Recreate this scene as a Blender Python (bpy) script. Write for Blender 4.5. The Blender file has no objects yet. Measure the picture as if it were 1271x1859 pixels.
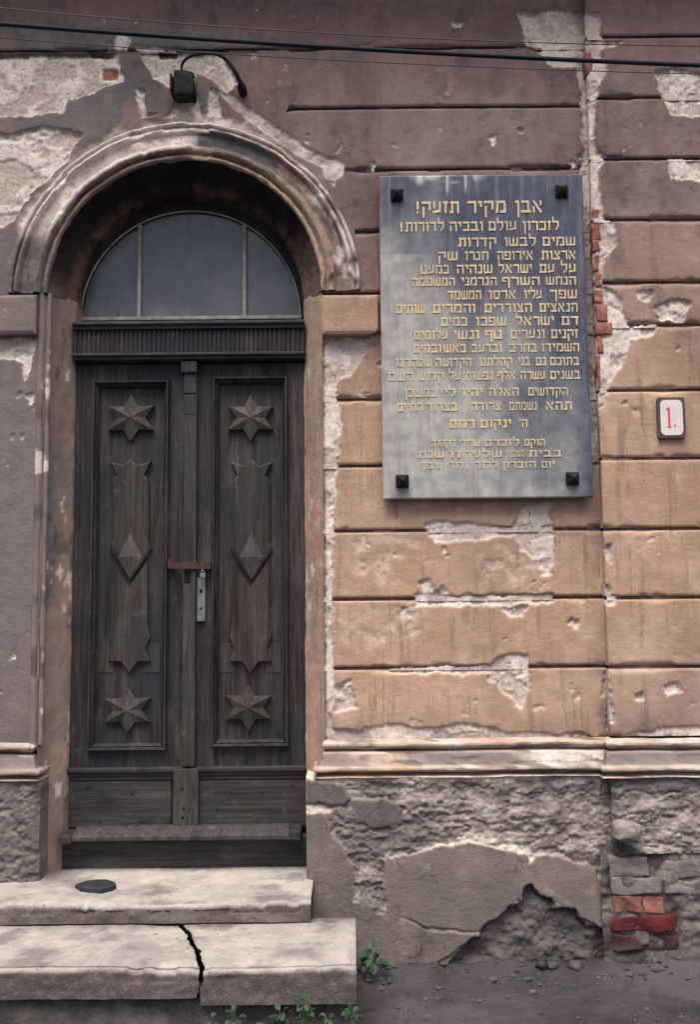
import bpy, bmesh, math, random
import numpy as np
from mathutils import Matrix, Vector

# ------------------------------------------------------------------ camera, sky, sun, exposure
S = bpy.context.scene
COL = S.collection
FPX, PITCH, ROLL = 1730.0, math.radians(5.5), 0.0095
CAM = np.array((0.0, -4.3, 1.6))
_R = np.array((1.0, 0, 0)); _F = np.array((0, math.cos(PITCH), math.sin(PITCH))); _U = np.array((0, -math.sin(PITCH), math.cos(PITCH)))
_cx = math.cos(ROLL) * _R - math.sin(ROLL) * _U
_cy = math.sin(ROLL) * _R + math.cos(ROLL) * _U
cd = bpy.data.cameras.new('camera'); cam = bpy.data.objects.new('camera', cd); COL.objects.link(cam)
cd.sensor_fit = 'VERTICAL'; cd.sensor_height = 36; cd.lens = 36 * FPX / 1859; cd.clip_end = 500; cd.clip_start = 0.05
cam.matrix_world = Matrix(((_cx[0], _cy[0], -_F[0], CAM[0]), (_cx[1], _cy[1], -_F[1], CAM[1]), (_cx[2], _cy[2], -_F[2], CAM[2]), (0, 0, 0, 1)))
S.camera = cam

SUN_EL, SUN_AZ = math.radians(62), math.radians(-30)      # azimuth from straight in front of the wall, negative = from the left
W = bpy.data.worlds.new('World'); S.world = W; W.use_nodes = True
nt = W.node_tree; bgn = nt.nodes['Background']
sky = nt.nodes.new('ShaderNodeTexSky'); sky.sky_type = 'NISHITA'; sky.sun_disc = False
sky.sun_elevation = SUN_EL; sky.sun_rotation = math.pi - SUN_AZ * -1
sky.air_density = 1.0; sky.dust_density = 6.0; sky.ozone_density = 1.0
nt.links.new(sky.outputs[0], bgn.inputs[0]); bgn.inputs[1].default_value = 0.06
sl = bpy.data.lights.new('sun', 'SUN'); sl.energy = 1.5; sl.angle = math.radians(35); sl.color = (1, 0.93, 0.84)
so = bpy.data.objects.new('sun', sl); COL.objects.link(so)
_sd = Vector((math.sin(SUN_AZ) * math.cos(SUN_EL), -math.cos(SUN_AZ) * math.cos(SUN_EL), math.sin(SUN_EL)))
so.location = _sd * 20; so.rotation_euler = _sd.to_track_quat('Z', 'Y').to_euler()
S.view_settings.view_transform = 'Standard'; S.view_settings.look = 'None'; S.view_settings.gamma = 1
S.view_settings.exposure = 1.55

# ------------------------------------------------------------------ measuring: a place on the photograph -> a point on the plane y
def P(px, py, y=0.0):
    u, v = px - 635.5, -(py - 929.5)
    a = u * math.cos(ROLL) + v * math.sin(ROLL); b = -u * math.sin(ROLL) + v * math.cos(ROLL)
    d = _F * FPX + _R * a + _U * b
    t = (y - CAM[1]) / d[1]
    q = CAM + d * t
    return float(q[0]), float(q[2])
def PZ(px, py, z):
    u, v = px - 635.5, -(py - 929.5)
    a = u * math.cos(ROLL) + v * math.sin(ROLL); b = -u * math.sin(ROLL) + v * math.cos(ROLL)
    d = _F * FPX + _R * a + _U * b
    t = (z - CAM[2]) / d[2]
    q = CAM + d * t
    return float(q[0]), float(q[1])

# ------------------------------------------------------------------ noise
def _hash(i, j, s):
    h = (i * 374761393 + j * 668265263 + s * 974634777) & 0xffffffff
    h = ((h ^ (h >> 13)) * 1274126177) & 0xffffffff
    return ((h ^ (h >> 16)) & 0xffff) / 65535.0
def vnoise(x, y, s=0):
    x = np.asarray(x, float); y = np.asarray(y, float)
    i = np.floor(x).astype(np.int64); j = np.floor(y).astype(np.int64)
    fx = x - i; fy = y - j; fx = fx * fx * (3 - 2 * fx); fy = fy * fy * (3 - 2 * fy)
    a = _hash(i, j, s); b = _hash(i + 1, j, s); c = _hash(i, j + 1, s); d = _hash(i + 1, j + 1, s)
    return (a * (1 - fx) + b * fx) * (1 - fy) + (c * (1 - fx) + d * fx) * fy
def fbm(x, y, f, o=4, s=0, g=0.5):
    r = 0; a = 1; t = 0
    for k in range(o):
        r = r + a * vnoise(x * f + 7.3 * k, y * f + 3.1 * k, s + k * 17); t += a; a *= g; f *= 2.03
    return r / t - 0.5                       # about -0.5 .. 0.5
def sst(a, b, x):
    t = np.clip((x - a) / (b - a), 0, 1); return t * t * (3 - 2 * t)
def poly_sd(X, Z, pts):
    """signed distance to a polygon, positive inside"""
    n = len(pts); d = np.full(X.shape, 1e9); ins = np.zeros(X.shape, bool)
    for k in range(n):
        ax, az = pts[k]; bx, bz = pts[(k + 1) % n]
        ex, ez = bx - ax, bz - az; L = ex * ex + ez * ez + 1e-12
        t = np.clip(((X - ax) * ex + (Z - az) * ez) / L, 0, 1)
        d = np.minimum(d, np.hypot(X - ax - t * ex, Z - az - t * ez))
        c = ((az > Z) != (bz > Z))
        with np.errstate(divide='ignore', invalid='ignore'):
            xi = ax + (Z - az) * ex / (ez if abs(ez) > 1e-9 else 1e-9)
        ins ^= c & (X < xi)
    return np.where(ins, d, -d)
def poly_mask(X, Z, polys, plane, amp=0.035, soft=0.006, f=9.0, seed=0):
    """union of ragged polygons given in photograph pixels, on plane y"""
    out = np.zeros(X.shape)
    if X.size == 0: return out
    wx = fbm(X, Z, f, 4, seed + 1) * amp * 2 + fbm(X, Z, f * 7, 2, seed + 5) * amp * 0.6
    wz = fbm(X, Z, f, 4, seed + 2) * amp * 2 + fbm(X, Z, f * 7, 2, seed + 6) * amp * 0.6
    for pl in polys:
        pts = [P(a, b, plane) for a, b in pl]
        x0 = min(p[0] for p in pts) - 0.12; x1 = max(p[0] for p in pts) + 0.12
        z0 = min(p[1] for p in pts) - 0.12; z1 = max(p[1] for p in pts) + 0.12
        m = (X > x0) & (X < x1) & (Z > z0) & (Z < z1)
        if not m.any(): continue
        sd = poly_sd(X[m] + wx[m], Z[m] + wz[m], pts)
        out[m] = np.maximum(out[m], sst(-soft, soft, sd))
    return out

# ------------------------------------------------------------------ node materials
class NM:
    def __init__(s, name):
        s.m = bpy.data.materials.new(name); s.m.use_nodes = True
        s.t = s.m.node_tree; s.b = s.t.nodes['Principled BSDF']; s._pos = None
    def n(s, typ, **k):
        o = s.t.nodes.new(typ)
        for a, b in k.items(): setattr(o, a, b)
        return o
    def link(s, a, b): s.t.links.new(a, b)
    def inp(s, sock, v):
        if hasattr(v, 'is_output'): s.link(v, sock)
        else: sock.default_value = v
    def pos(s):
        if s._pos is None: s._pos = s.n('ShaderNodeNewGeometry').outputs['Position']
        return s._pos
    def mapping(s, scale):
        m = s.n('ShaderNodeMapping'); s.link(s.pos(), m.inputs[0]); m.inputs['Scale'].default_value = scale; return m.outputs[0]
    def noise(s, scale, detail=4, rough=0.55, vec=None, dist=0.0):
        o = s.n('ShaderNodeTexNoise'); s.link(vec if vec is not None else s.pos(), o.inputs['Vector'])
        o.inputs['Scale'].default_value = scale; o.inputs['Detail'].default_value = detail
        o.inputs['Roughness'].default_value = rough; o.inputs['Distortion'].default_value = dist
        return o.outputs['Fac']
    def mr(s, v, a, b, c=0.0, d=1.0):
        o = s.n('ShaderNodeMapRange'); s.link(v, o.inputs[0])
        for i, x in enumerate((a, b, c, d)): o.inputs[i + 1].default_value = x
        o.interpolation_type = 'SMOOTHSTEP'
        return o.outputs[0]
    def math(s, op, a, b=0.0, clamp=False):
        o = s.n('ShaderNodeMath', operation=op, use_clamp=clamp); s.inp(o.inputs[0], a); s.inp(o.inputs[1], b); return o.outputs[0]
    def mix(s, f, a, b, mode='MIX'):
        o = s.n('ShaderNodeMix', data_type='RGBA', blend_type=mode)
        s.inp(o.inputs[0], f)
        for k, v in ((6, a), (7, b)):
            if isinstance(v, tuple): v = (*v, 1.0) if len(v) == 3 else v
            s.inp(o.inputs[k], v)
        return o.outputs[2]
    def attr(s, name):
        return s.n('ShaderNodeAttribute', attribute_name=name).outputs['Fac']
    def bump(s, h, strength=0.3, dist=0.01):
        o = s.n('ShaderNodeBump'); s.link(h, o.inputs['Height']); o.inputs['Strength'].default_value = strength
        o.inputs['Distance'].default_value = dist; s.link(o.outputs[0], s.b.inputs['Normal'])
    def done(s, color, rough=0.85, spec=0.3):
        if isinstance(color, tuple): color = (*color, 1.0)
        s.inp(s.b.inputs['Base Color'], color); s.inp(s.b.inputs['Roughness'], rough)
        s.b.inputs['Specular IOR Level'].default_value = spec
        return s.m
def srgb(r, g, b):
    f = lambda c: (c / 255 / 12.92) if c / 255 <= 0.04045 else ((c / 255 + 0.055) / 1.055) ** 2.4
    return (f(r), f(g), f(b))

MT = {}
def make_plaster():
    m = NM('old_plaster')
    tan = m.attr('tan'); pale = m.attr('pale'); grey = m.attr('grey'); dirt = m.attr('dirt'); brk = m.attr('brick')
    n1 = m.noise(2.2, 5, 0.6); n2 = m.noise(11, 6, 0.65); n3 = m.noise(70, 5, 0.7); nf = m.noise(260, 3, 0.6)
    st = m.noise(1.0, 5, 0.6, m.mapping((26, 26, 2.4)))
    mauve = m.mix(m.mr(n1, .35, .65), (0.160, 0.106, 0.105), (0.225, 0.150, 0.140))
    tanc = m.mix(m.mr(n1, .3, .7), (0.375, 0.243, 0.163), (0.455, 0.318, 0.228))
    c = m.mix(tan, mauve, tanc)
    c = m.mix(m.mr(n2, .50, .72, 0, .55), c, m.mix(tan, (0.25, 0.178, 0.168), (0.58, 0.44, 0.335)))
    c = m.mix(m.mr(n2, .46, .27, 0, .5), c, m.mix(tan, (0.110, 0.076, 0.081), (0.31, 0.205, 0.145)))
    c = m.mix(m.mr(st, .50, .70, 0, .5), c, (0.12, 0.095, 0.085))
    c = m.mix(m.mr(n3, .55, .75, 0, .35), c, (0.47, 0.40, 0.34))
    big = m.noise(1.3, 6, 0.68, None, 0.6)
    c = m.mix(m.mr(big, .50, .68, 0, .45), c, m.mix(tan, (0.085, 0.065, 0.069), (0.26, 0.18, 0.135)))
    c = m.mix(m.mr(big, .46, .32, 0, .35), c, m.mix(tan, (0.30, 0.225, 0.20), (0.60, 0.47, 0.36)))
    greyc = m.mix(n2, (0.085, 0.078, 0.084), (0.205, 0.182, 0.182))
    c = m.mix(m.math('MULTIPLY', grey, m.mr(n3, .25, .45, .75, 1)), c, greyc)
    palec = m.mix(m.mr(n2, .3, .7), (0.56, 0.485, 0.43), (0.78, 0.71, 0.65))
    palec = m.mix(m.mr(n3, .48, .30, 0, .75), palec, (0.27, 0.215, 0.19))
    palec = m.mix(m.mr(big, .52, .60, 0, .45), palec, (0.40, 0.33, 0.29))
    palec = m.mix(m.mr(m.noise(30, 6, .75), .56, .64, 0, .7), palec, (0.25, 0.195, 0.175))
    c = m.mix(m.math('MULTIPLY', pale, m.mr(n3, .22, .42, .55, 1)), c, palec)
    c = m.mix(m.math('MULTIPLY', m.attr('sand'), .62), c, m.mix(m.mr(n3, .35, .65), (0.28, 0.215, 0.18), (0.50, 0.42, 0.36)))
    c = m.mix(brk, c, m.mix(n2, (0.21, 0.075, 0.06), (0.34, 0.145, 0.105)))
    c = m.mix(m.math('MULTIPLY', dirt, m.mr(n2, .3, .6, .5, 1)), c, (0.034, 0.029, 0.030))
    c = m.mix(m.mr(nf, .35, .7, 0, .30), c, m.mix(0.5, c, (0.09, 0.075, 0.07)))
    h = m.math('ADD', m.math('MULTIPLY', n3, 1.0), m.math('MULTIPLY', nf, 0.45))
    m.bump(h, 0.55, 0.006)
    return m.done(c, m.mr(n2, .3, .7, .8, .96), 0.25)
MT['plaster'] = make_plaster()

def make_soffit_shade():
    m = NM('shade_dark_plaster'); n1 = m.noise(5, 6, .68, None, .6); n2 = m.noise(24, 6, .68); n3 = m.noise(90, 4, .7)
    c = m.mix(m.mr(n1, .35, .65), (0.010, 0.009, 0.010), (0.030, 0.023, 0.023))  # near-black colour stands in for the shade under the arch
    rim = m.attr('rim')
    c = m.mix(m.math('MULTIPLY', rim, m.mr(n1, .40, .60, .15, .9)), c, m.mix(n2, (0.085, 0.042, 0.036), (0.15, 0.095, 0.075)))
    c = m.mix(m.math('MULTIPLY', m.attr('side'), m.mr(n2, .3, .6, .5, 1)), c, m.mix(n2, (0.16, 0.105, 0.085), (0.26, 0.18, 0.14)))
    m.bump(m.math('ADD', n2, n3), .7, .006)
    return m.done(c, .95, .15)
MT['soffit_shade'] = make_soffit_shade()

def make_plinth():
    m = NM('weathered_plinth')
    patch = m.attr('patch'); pale = m.attr('pale'); dirt = m.attr('dirt'); wet = m.attr('wet')
    n1 = m.noise(4, 5, 0.6); n2 = m.noise(16, 6, 0.65); n3 = m.noise(75, 5, 0.7); nf = m.noise(240, 3)
    rough = m.mix(m.mr(n2, .3, .7), (0.165, 0.138, 0.127), (0.44, 0.385, 0.35))
    rough = m.mix(m.mr(n3, .48, .3, 0, .7), rough, (0.12, 0.095, 0.085))
    pc = m.mix(m.mr(n1, .35, .65), (0.155, 0.134, 0.126), (0.225, 0.178, 0.155))
    pc = m.mix(m.mr(n2, .55, .75, 0, .5), pc, (0.36, 0.31, 0.28))
    pc = m.mix(m.mr(n2, .42, .25, 0, .5), pc, (0.14, 0.125, 0.12))
    pc = m.mix(m.mr(m.noise(2.2, 6, .7, None, .8), .48, .62, 0, .65), pc, (0.135, 0.118, 0.112))
    c = m.mix(patch, rough, pc)
    c = m.mix(m.math('MULTIPLY', pale, m.mr(n3, .25, .5, .5, 1)), c, (0.70, 0.61, 0.53))
    c = m.mix(wet, c, m.mix(n2, (0.062, 0.056, 0.060), (0.155, 0.138, 0.138)))
    c = m.mix(m.math('MULTIPLY', dirt, m.mr(n2, .25, .6, .55, 1)), c, (0.035, 0.03, 0.03))
    c = m.mix(m.mr(nf, .35, .7, 0, .3), c, m.mix(0.5, c, (0.08, 0.07, 0.065)))
    m.bump(m.math('ADD', n3, m.math('MULTIPLY', nf, .5)), 0.7, 0.008)
    return m.done(c, 0.93, 0.2)
MT['plinth'] = make_plinth()

def make_wood(name, a, b, c2, streak=(1, 1, 0.05), horizontal=False):
    m = NM(name)
    sc = (0.05, 1, 1) if horizontal else (1, 1, 0.05)
    g1 = m.noise(55, 5, 0.65, m.mapping(sc)); g2 = m.noise(170, 4, 0.6, m.mapping(sc)); n1 = m.noise(3.2, 4, .6); n2 = m.noise(15, 5, .6)
    c = m.mix(m.mr(g1, .3, .7), a, b)
    c = m.mix(m.mr(n1, .42, .66, 0, .75), c, c2)
    c = m.mix(m.mr(g2, .55, .75, 0, .55), c, tuple(x * 0.45 for x in a))
    c = m.mix(m.mr(n2, .58, .75, 0, .45), c, tuple(min(1, x * 1.9) for x in b))
    w = m.noise(1.0, 6, .7, m.mapping((2.4, 2.4, 9) if horizontal else (9, 9, 1.6)))
    c = m.mix(m.mr(w, .53, .68, 0, .55), c, tuple(min(1, x * 1.7) for x in b)); c = m.mix(m.mr(w, .46, .32, 0, .7), c, tuple(x * .45 for x in a))
    c = m.mix(m.mr(m.noise(130, 3, .6, m.mapping((.03, 1, 1) if horizontal else (1, 1, .03))), .64, .70, 0, .85), c, (0.006, 0.005, 0.005))
    m.bump(m.math('ADD', g1, m.math('MULTIPLY', g2, .8)), 0.55, 0.004)
    return m.done(c, m.mr(n2, .3, .7, .48, .8), 0.26)
MT['wood'] = make_wood('weathered_oak', (0.0145, 0.0128, 0.0140), (0.052, 0.045, 0.046), (0.018, 0.021, 0.029))
MT['wood_h'] = make_wood('weathered_oak_rail', (0.018, 0.0165, 0.018), (0.050, 0.045, 0.046), (0.026, 0.030, 0.038), horizontal=True)
MT['wood_star'] = make_wood('oak_ornament', (0.019, 0.0155, 0.0155), (0.050, 0.041, 0.039), (0.023, 0.025, 0.030))
MT['wood_pale'] = make_wood('bleached_oak_board', (0.036, 0.032, 0.032), (0.074, 0.067, 0.066), (0.045, 0.046, 0.050))

MT['wood_patch'] = make_wood('newer_oak_board', (0.026, 0.023, 0.023), (0.060, 0.053, 0.052), (0.034, 0.037, 0.043))

def simple(name, a, b, scale=20, rough=0.8, spec=0.3, bump=0.3, fine=120, metal=0.0, spots=None):
    m = NM(name); n1 = m.noise(scale, 5, .62); n2 = m.noise(fine, 4, .65)
    c = m.mix(m.mr(n1, .3, .7), a, b)
    c = m.mix(m.mr(n2, .55, .75, 0, .4), c, tuple(x * .5 for x in a))
    if spots: c = m.mix(m.mr(m.noise(scale * .45, 5, .6), .56, .68), c, spots)
    m.bump(m.math('ADD', n1, n2), bump, 0.005)
    m.b.inputs['Metallic'].default_value = metal
    return m.done(c, rough, spec)
MT['brick'] = simple('red_brick', (0.20, 0.075, 0.058), (0.33, 0.150, 0.118), 22, .92, .2, .7)
MT['brick_deep'] = simple('crimson_brick', (0.066, 0.013, 0.015), (0.135, 0.026, 0.025), 18, .9, .2, .7, spots=(0.14, .05, .045))
MT['brick_pale'] = simple('limewashed_brick', (0.125, 0.105, 0.106), (0.25, 0.212, 0.206), 12, .95, .2, .8)
MT['brick_dull'] = simple('sooty_brick', (0.040, 0.022, 0.025), (0.085, 0.042, 0.043), 20, .95, .2, .8)
MT['boulder'] = simple('grey_fieldstone', (0.17, 0.15, 0.135), (0.27, 0.24, 0.215), 18, .9, .25, .5)
def make_step():
    m = NM('worn_limestone'); n1 = m.noise(6, 8, .7); n2 = m.noise(40, 8, .74); n3 = m.noise(150, 5, .75); gr = m.attr('grime')
    c = m.mix(m.mr(n1, .3, .7), (0.34, 0.315, 0.285), (0.52, 0.485, 0.445))
    c = m.mix(m.mr(n2, .45, .28, 0, .65), c, (0.20, 0.175, 0.16)); c = m.mix(m.mr(m.noise(2.0, 6, .72, None, .7), .5, .62, 0, .55), c, (0.24, 0.22, 0.205)); c = m.mix(m.mr(n2, .58, .75, 0, .5), c, (0.64, 0.595, 0.55))
    c = m.mix(m.mr(n3, .60, .72, 0, .6), c, (0.20, 0.165, 0.15))
    g = m.mix(m.mr(n2, .3, .7), (0.060, 0.050, 0.053), (0.165, 0.134, 0.127))
    c = m.mix(m.math('MULTIPLY', gr, m.mr(n2, .2, .5, .72, 1)), c, g)
    pit = m.noise(48, 3, .5); c = m.mix(m.mr(pit, .66, .72, 0, .8), c, (0.10, 0.085, 0.08))
    m.bump(m.math('ADD', n2, n3), 1.0, .007)
    return m.done(c, .88, .25)
MT['step'] = make_step()
MT['step_dark'] = simple('dirty_foundation', (0.035, 0.033, 0.033), (0.075, 0.07, 0.066), 12, .95, .2, .8)
MT['step_base'] = simple('mossy_step_base', (0.045, 0.040, 0.041), (0.125, 0.108, 0.107), 12, .95, .2, .8)
MT['iron'] = simple('black_iron', (0.005, 0.005, 0.006), (0.014, 0.013, 0.013), 30, .7, .2, .4)
MT['rust'] = simple('rusty_iron', (0.036, 0.018, 0.016), (0.085, 0.038, 0.031), 60, .85, .3, .5, 300)
MT['steel'] = simple('dull_steel', (0.095, 0.10, 0.11), (0.17, 0.18, 0.19), 25, .5, .5, .15, 200)
MT['hole'] = simple('keyhole_black', (0.004, 0.004, 0.004), (0.008, 0.008, 0.008), 30, .9, .1, .1)
MT['cable'] = simple('dark_blue_cable', (0.005, 0.009, 0.018), (0.009, 0.015, 0.028), 8, .7, .15, .1)
MT['wire'] = simple('thin_wire', (0.045, 0.035, 0.042), (0.065, 0.05, 0.058), 8, .6, .3, .1)
def make_gold():
    m = NM('worn_gilt_lettering'); n1 = m.noise(9, 5, .65); n2 = m.noise(70, 5, .7)
    c = m.mix(m.mr(n2, .3, .7), (0.62, 0.42, 0.16), (0.84, 0.62, 0.29))
    w = m.math('MULTIPLY', m.mr(n1, .38, .60, .3, 1), m.mr(n2, .36, .58, .3, 1))
    c = m.mix(w, c, (0.42, 0.38, 0.29))
    return m.done(c, .7, .3)
MT['gold'] = make_gold()
MT['frame'] = simple('painted_glazing_bar', (0.17, 0.165, 0.155), (0.30, 0.29, 0.265), 18, .7, .3, .2)
MT['frame_dark'] = simple('dark_arch_frame', (0.014, 0.012, 0.013), (0.030, 0.025, 0.026), 18, .8, .3, .3)
MT['sign_white'] = simple('white_enamel', (0.56, 0.52, 0.51), (0.64, 0.60, 0.58), 12, .35, .5, .05)
MT['sign_edge'] = simple('dark_enamel_edge', (0.045, 0.025, 0.03), (0.075, 0.045, 0.05), 12, .4, .5, .1)
MT['sign_red'] = simple('red_enamel', (0.58, 0.03, 0.045), (0.66, 0.05, 0.06), 12, .4, .5, .05)
MT['leaf'] = simple('weed_leaf', (0.006, 0.028, 0.014), (0.022, 0.062, 0.026), 14, .6, .35, .2)
MT['stem'] = simple('weed_stem', (0.04, 0.09, 0.03), (0.07, 0.12, 0.045), 14, .7, .3, .2)
MT['scrap'] = simple('dark_slate_scrap', (0.012, 0.014, 0.020), (0.028, 0.030, 0.038), 30, .7, .35, .4)
MT['shade_eaves'] = simple('shade_eaves_wood', (0.14, 0.11, 0.09), (0.20, 0.165, 0.14), 6, .9, .2, .3)
MT['dark'] = simple('dark_interior', (0.006, 0.006, 0.007), (0.012, 0.012, 0.013), 6, .95, .1, .1)
MT['pebble'] = simple('grey_pebble', (0.04, 0.037, 0.04), (0.10, 0.092, 0.096), 25, .9, .25, .4)

def make_ground():
    m = NM('street_dirt'); n1 = m.noise(2.5, 5, .6); n2 = m.noise(14, 6, .7); n3 = m.noise(90, 5, .7)
    c = m.mix(m.mr(n1, .35, .65), (0.034, 0.030, 0.035), (0.066, 0.058, 0.065))
    c = m.mix(m.mr(n2, .5, .72, 0, .6), c, (0.085, 0.075, 0.082))
    c = m.mix(m.mr(n2, .42, .25, 0, .7), c, (0.024, 0.022, 0.024))
    c = m.mix(m.mr(n3, .6, .75, 0, .7), c, (0.25, 0.23, 0.235))
    bg = m.noise(1.1, 6, .7, None, .8); c = m.mix(m.mr(bg, .50, .60, 0, .6), c, (0.105, 0.093, 0.104)); c = m.mix(m.mr(bg, .45, .34, 0, .7), c, (0.028, 0.025, 0.024))
    m.bump(m.math('ADD', n2, n3), .9, .016)
    return m.done(c, .93, .25)
MT['ground'] = make_ground()

def make_glass():
    m = NM('dusty_fanlight_glass'); n1 = m.noise(5, 5, .6); n2 = m.noise(26, 5, .6)
    c = m.mix(m.mr(n1, .3, .7), (0.062, 0.067, 0.086), (0.098, 0.102, 0.122))
    c = m.mix(m.mr(n2, .6, .74, 0, .5), c, (0.035, 0.045, 0.07)); c = m.mix(m.mr(m.noise(2.4, 6, .7, None, 1.0), .48, .68, 0, .6), c, (0.16, 0.165, 0.18)); c = m.mix(m.mr(m.noise(9, 3, .5), .70, .74, 0, .8), c, (0.012, 0.02, 0.045))
    return m.done(c, m.mr(n2, .3, .7, .16, .34), .5)
MT['glass'] = make_glass()

def make_plaque():
    m = NM('streaky_granite'); bl = m.attr('pale_tone')
    n2 = m.noise(16, 6, .62); n3 = m.noise(160, 4, .7); st = m.noise(1.0, 5, .6, m.mapping((34, 34, 2.2)))
    dark = m.mix(m.mr(n2, .3, .7), (0.030, 0.037, 0.070), (0.058, 0.067, 0.112))
    lite = m.mix(m.mr(n2, .3, .7), (0.23, 0.233, 0.230), (0.37, 0.367, 0.345))
    c = m.mix(bl, dark, lite)
    c = m.mix(m.mr(st, .50, .68, 0, .5), c, m.mix(bl, (0.15, 0.16, 0.21), (0.17, .175, .20)))
    c = m.mix(m.mr(st, .44, .30, 0, .4), c, m.mix(bl, (0.03, 0.035, 0.06), (0.45, .45, .42)))
    c = m.mix(m.mr(n3, .55, .75, 0, .3), c, (0.30, 0.30, 0.31))
    c = m.mix(m.attr('drip'), c, (0.58, .58, .60))
    return m.done(c, m.mr(n2, .3, .7, .38, .6), .4)
MT['plaque'] = make_plaque()

# ------------------------------------------------------------------ object helpers
def wmat(o):
    M = Matrix.Translation(o.location) @ o.rotation_euler.to_matrix().to_4x4()
    return (wmat(o.parent) @ o.matrix_parent_inverse @ M) if o.parent else M
def link(o, parent=None):
    COL.objects.link(o)
    if parent is not None:
        o.parent = parent; o.matrix_parent_inverse = wmat(parent).inverted()
    return o
def tag(o, label=None, cat=None, group=None, kind=None):
    for k, v in (('label', label), ('category', cat), ('group', group), ('kind', kind)):
        if v: o[k] = v
    return o
def thing(name, loc, label, cat, group=None):
    o = bpy.data.objects.new(name, None); o.empty_display_size = 0.1; o.location = loc
    link(o); return tag(o, label, cat, group, 'thing')
def mesh_obj(name, V, Fc, mat, parent=None, smooth=False, attrs=None, fix=True):
    V = np.asarray(V, float); org = np.array(((V[:, 0].min() + V[:, 0].max()) / 2, (V[:, 1].min() + V[:, 1].max()) / 2, V[:, 2].min()))
    me = bpy.data.meshes.new(name); me.from_pydata((V - org).tolist(), [], Fc if isinstance(Fc, list) else Fc.tolist())
    if attrs:
        for k, a in attrs.items():
            at = me.attributes.new(k, 'FLOAT', 'POINT'); at.data.foreach_set('value', np.asarray(a, np.float32))
    if fix:
        bm = bmesh.new(); bm.from_mesh(me); bmesh.ops.recalc_face_normals(bm, faces=bm.faces); bm.to_mesh(me); bm.free()
    me.materials.append(MT[mat] if isinstance(mat, str) else mat)
    if smooth: me.polygons.foreach_set('use_smooth', [True] * len(me.polygons))
    o = bpy.data.objects.new(name, me); o.location = org
    return link(o, parent)
class MB:
    def __init__(s): s.v = []; s.f = []
    def add(s, V, Fc):
        n = len(s.v); s.v += [tuple(p) for p in V]; s.f += [[i + n for i in f] for f in Fc]; return s
    def box(s, x0, x1, y0, y1, z0, z1, c=0.0):
        if x0 > x1: x0, x1 = x1, x0
        if y0 > y1: y0, y1 = y1, y0
        if z0 > z1: z0, z1 = z1, z0
        bm = bmesh.new(); bmesh.ops.create_cube(bm, size=1)
        for v in bm.verts: v.co = ((x0 + x1) / 2 + v.co.x * (x1 - x0), (y0 + y1) / 2 + v.co.y * (y1 - y0), (z0 + z1) / 2 + v.co.z * (z1 - z0))
        if c > 0: bmesh.ops.bevel(bm, geom=list(bm.edges), offset=min(c, (x1 - x0) * .3, (y1 - y0) * .3, (z1 - z0) * .3), segments=2, profile=0.6, affect='EDGES')
        bm.verts.index_update()
        s.add([v.co[:] for v in bm.verts], [[v.index for v in f.verts] for f in bm.faces]); bm.free(); return s
    def prism(s, pts, yf, yb, bevel=0.0, apex=None):
        """outline in (x,z), front at yf, back at yb; bevel insets the front, apex adds a raised ridge point"""
        n = len(pts); cx = sum(p[0] for p in pts) / n; cz = sum(p[1] for p in pts) / n
        V = [(x, yb, z) for x, z in pts] + [(x, yf + bevel, z) for x, z in pts]; Fc = [[i, (i + 1) % n, n + (i + 1) % n, n + i] for i in range(n)]
        if apex is not None:
            V.append((cx, apex, cz)); Fc += [[n + i, n + (i + 1) % n, 2 * n] for i in range(n)]
        else:
            if bevel:
                V += [(x + (cx - x) * .10, yf, z + (cz - z) * .06) for x, z in pts]
                Fc += [[n + i, n + (i + 1) % n, 2 * n + (i + 1) % n, 2 * n + i] for i in range(n)]; Fc.append([2 * n + i for i in range(n)])
            else: Fc.append([n + i for i in range(n)])
        Fc.append(list(range(n))[::-1])
        return s.add(V, Fc)
    def tube(s, pts, r, k=8):
        pts = [Vector(p) for p in pts]; V = []; Fc = []
        for i, p in enumerate(pts):
            d = (pts[min(i + 1, len(pts) - 1)] - pts[max(i - 1, 0)]).normalized()
            a = d.cross(Vector((0.13, 0.9, 0.41))).normalized(); b = d.cross(a)
            rr = r[i] if isinstance(r, (list, tuple)) else r
            V += [tuple(p + (a * math.cos(2 * math.pi * j / k) + b * math.sin(2 * math.pi * j / k)) * rr) for j in range(k)]
        for i in range(len(pts) - 1):
            Fc += [[i * k + j, i * k + (j + 1) % k, (i + 1) * k + (j + 1) % k, (i + 1) * k + j] for j in range(k)]
        Fc.append(list(range(k))[::-1]); Fc.append([(len(pts) - 1) * k + j for j in range(k)])
        return s.add(V, Fc)
    def build(s, name, mat, parent=None, smooth=False): return mesh_obj(name, s.v, s.f, mat, parent, smooth)
def pbox(px0, px1, py0, py1, yf, yb, c=0.0, mb=None):
    """a box measured on the photograph at its front plane yf"""
    mb = mb or MB(); x0, _ = P(px0, (py0 + py1) / 2, yf); x1, _ = P(px1, (py0 + py1) / 2, yf)
    _, z1 = P((px0 + px1) / 2, py0, yf); _, z0 = P((px0 + px1) / 2, py1, yf)
    return mb.box(x0, x1, yf, yb, z0, z1, c)
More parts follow.
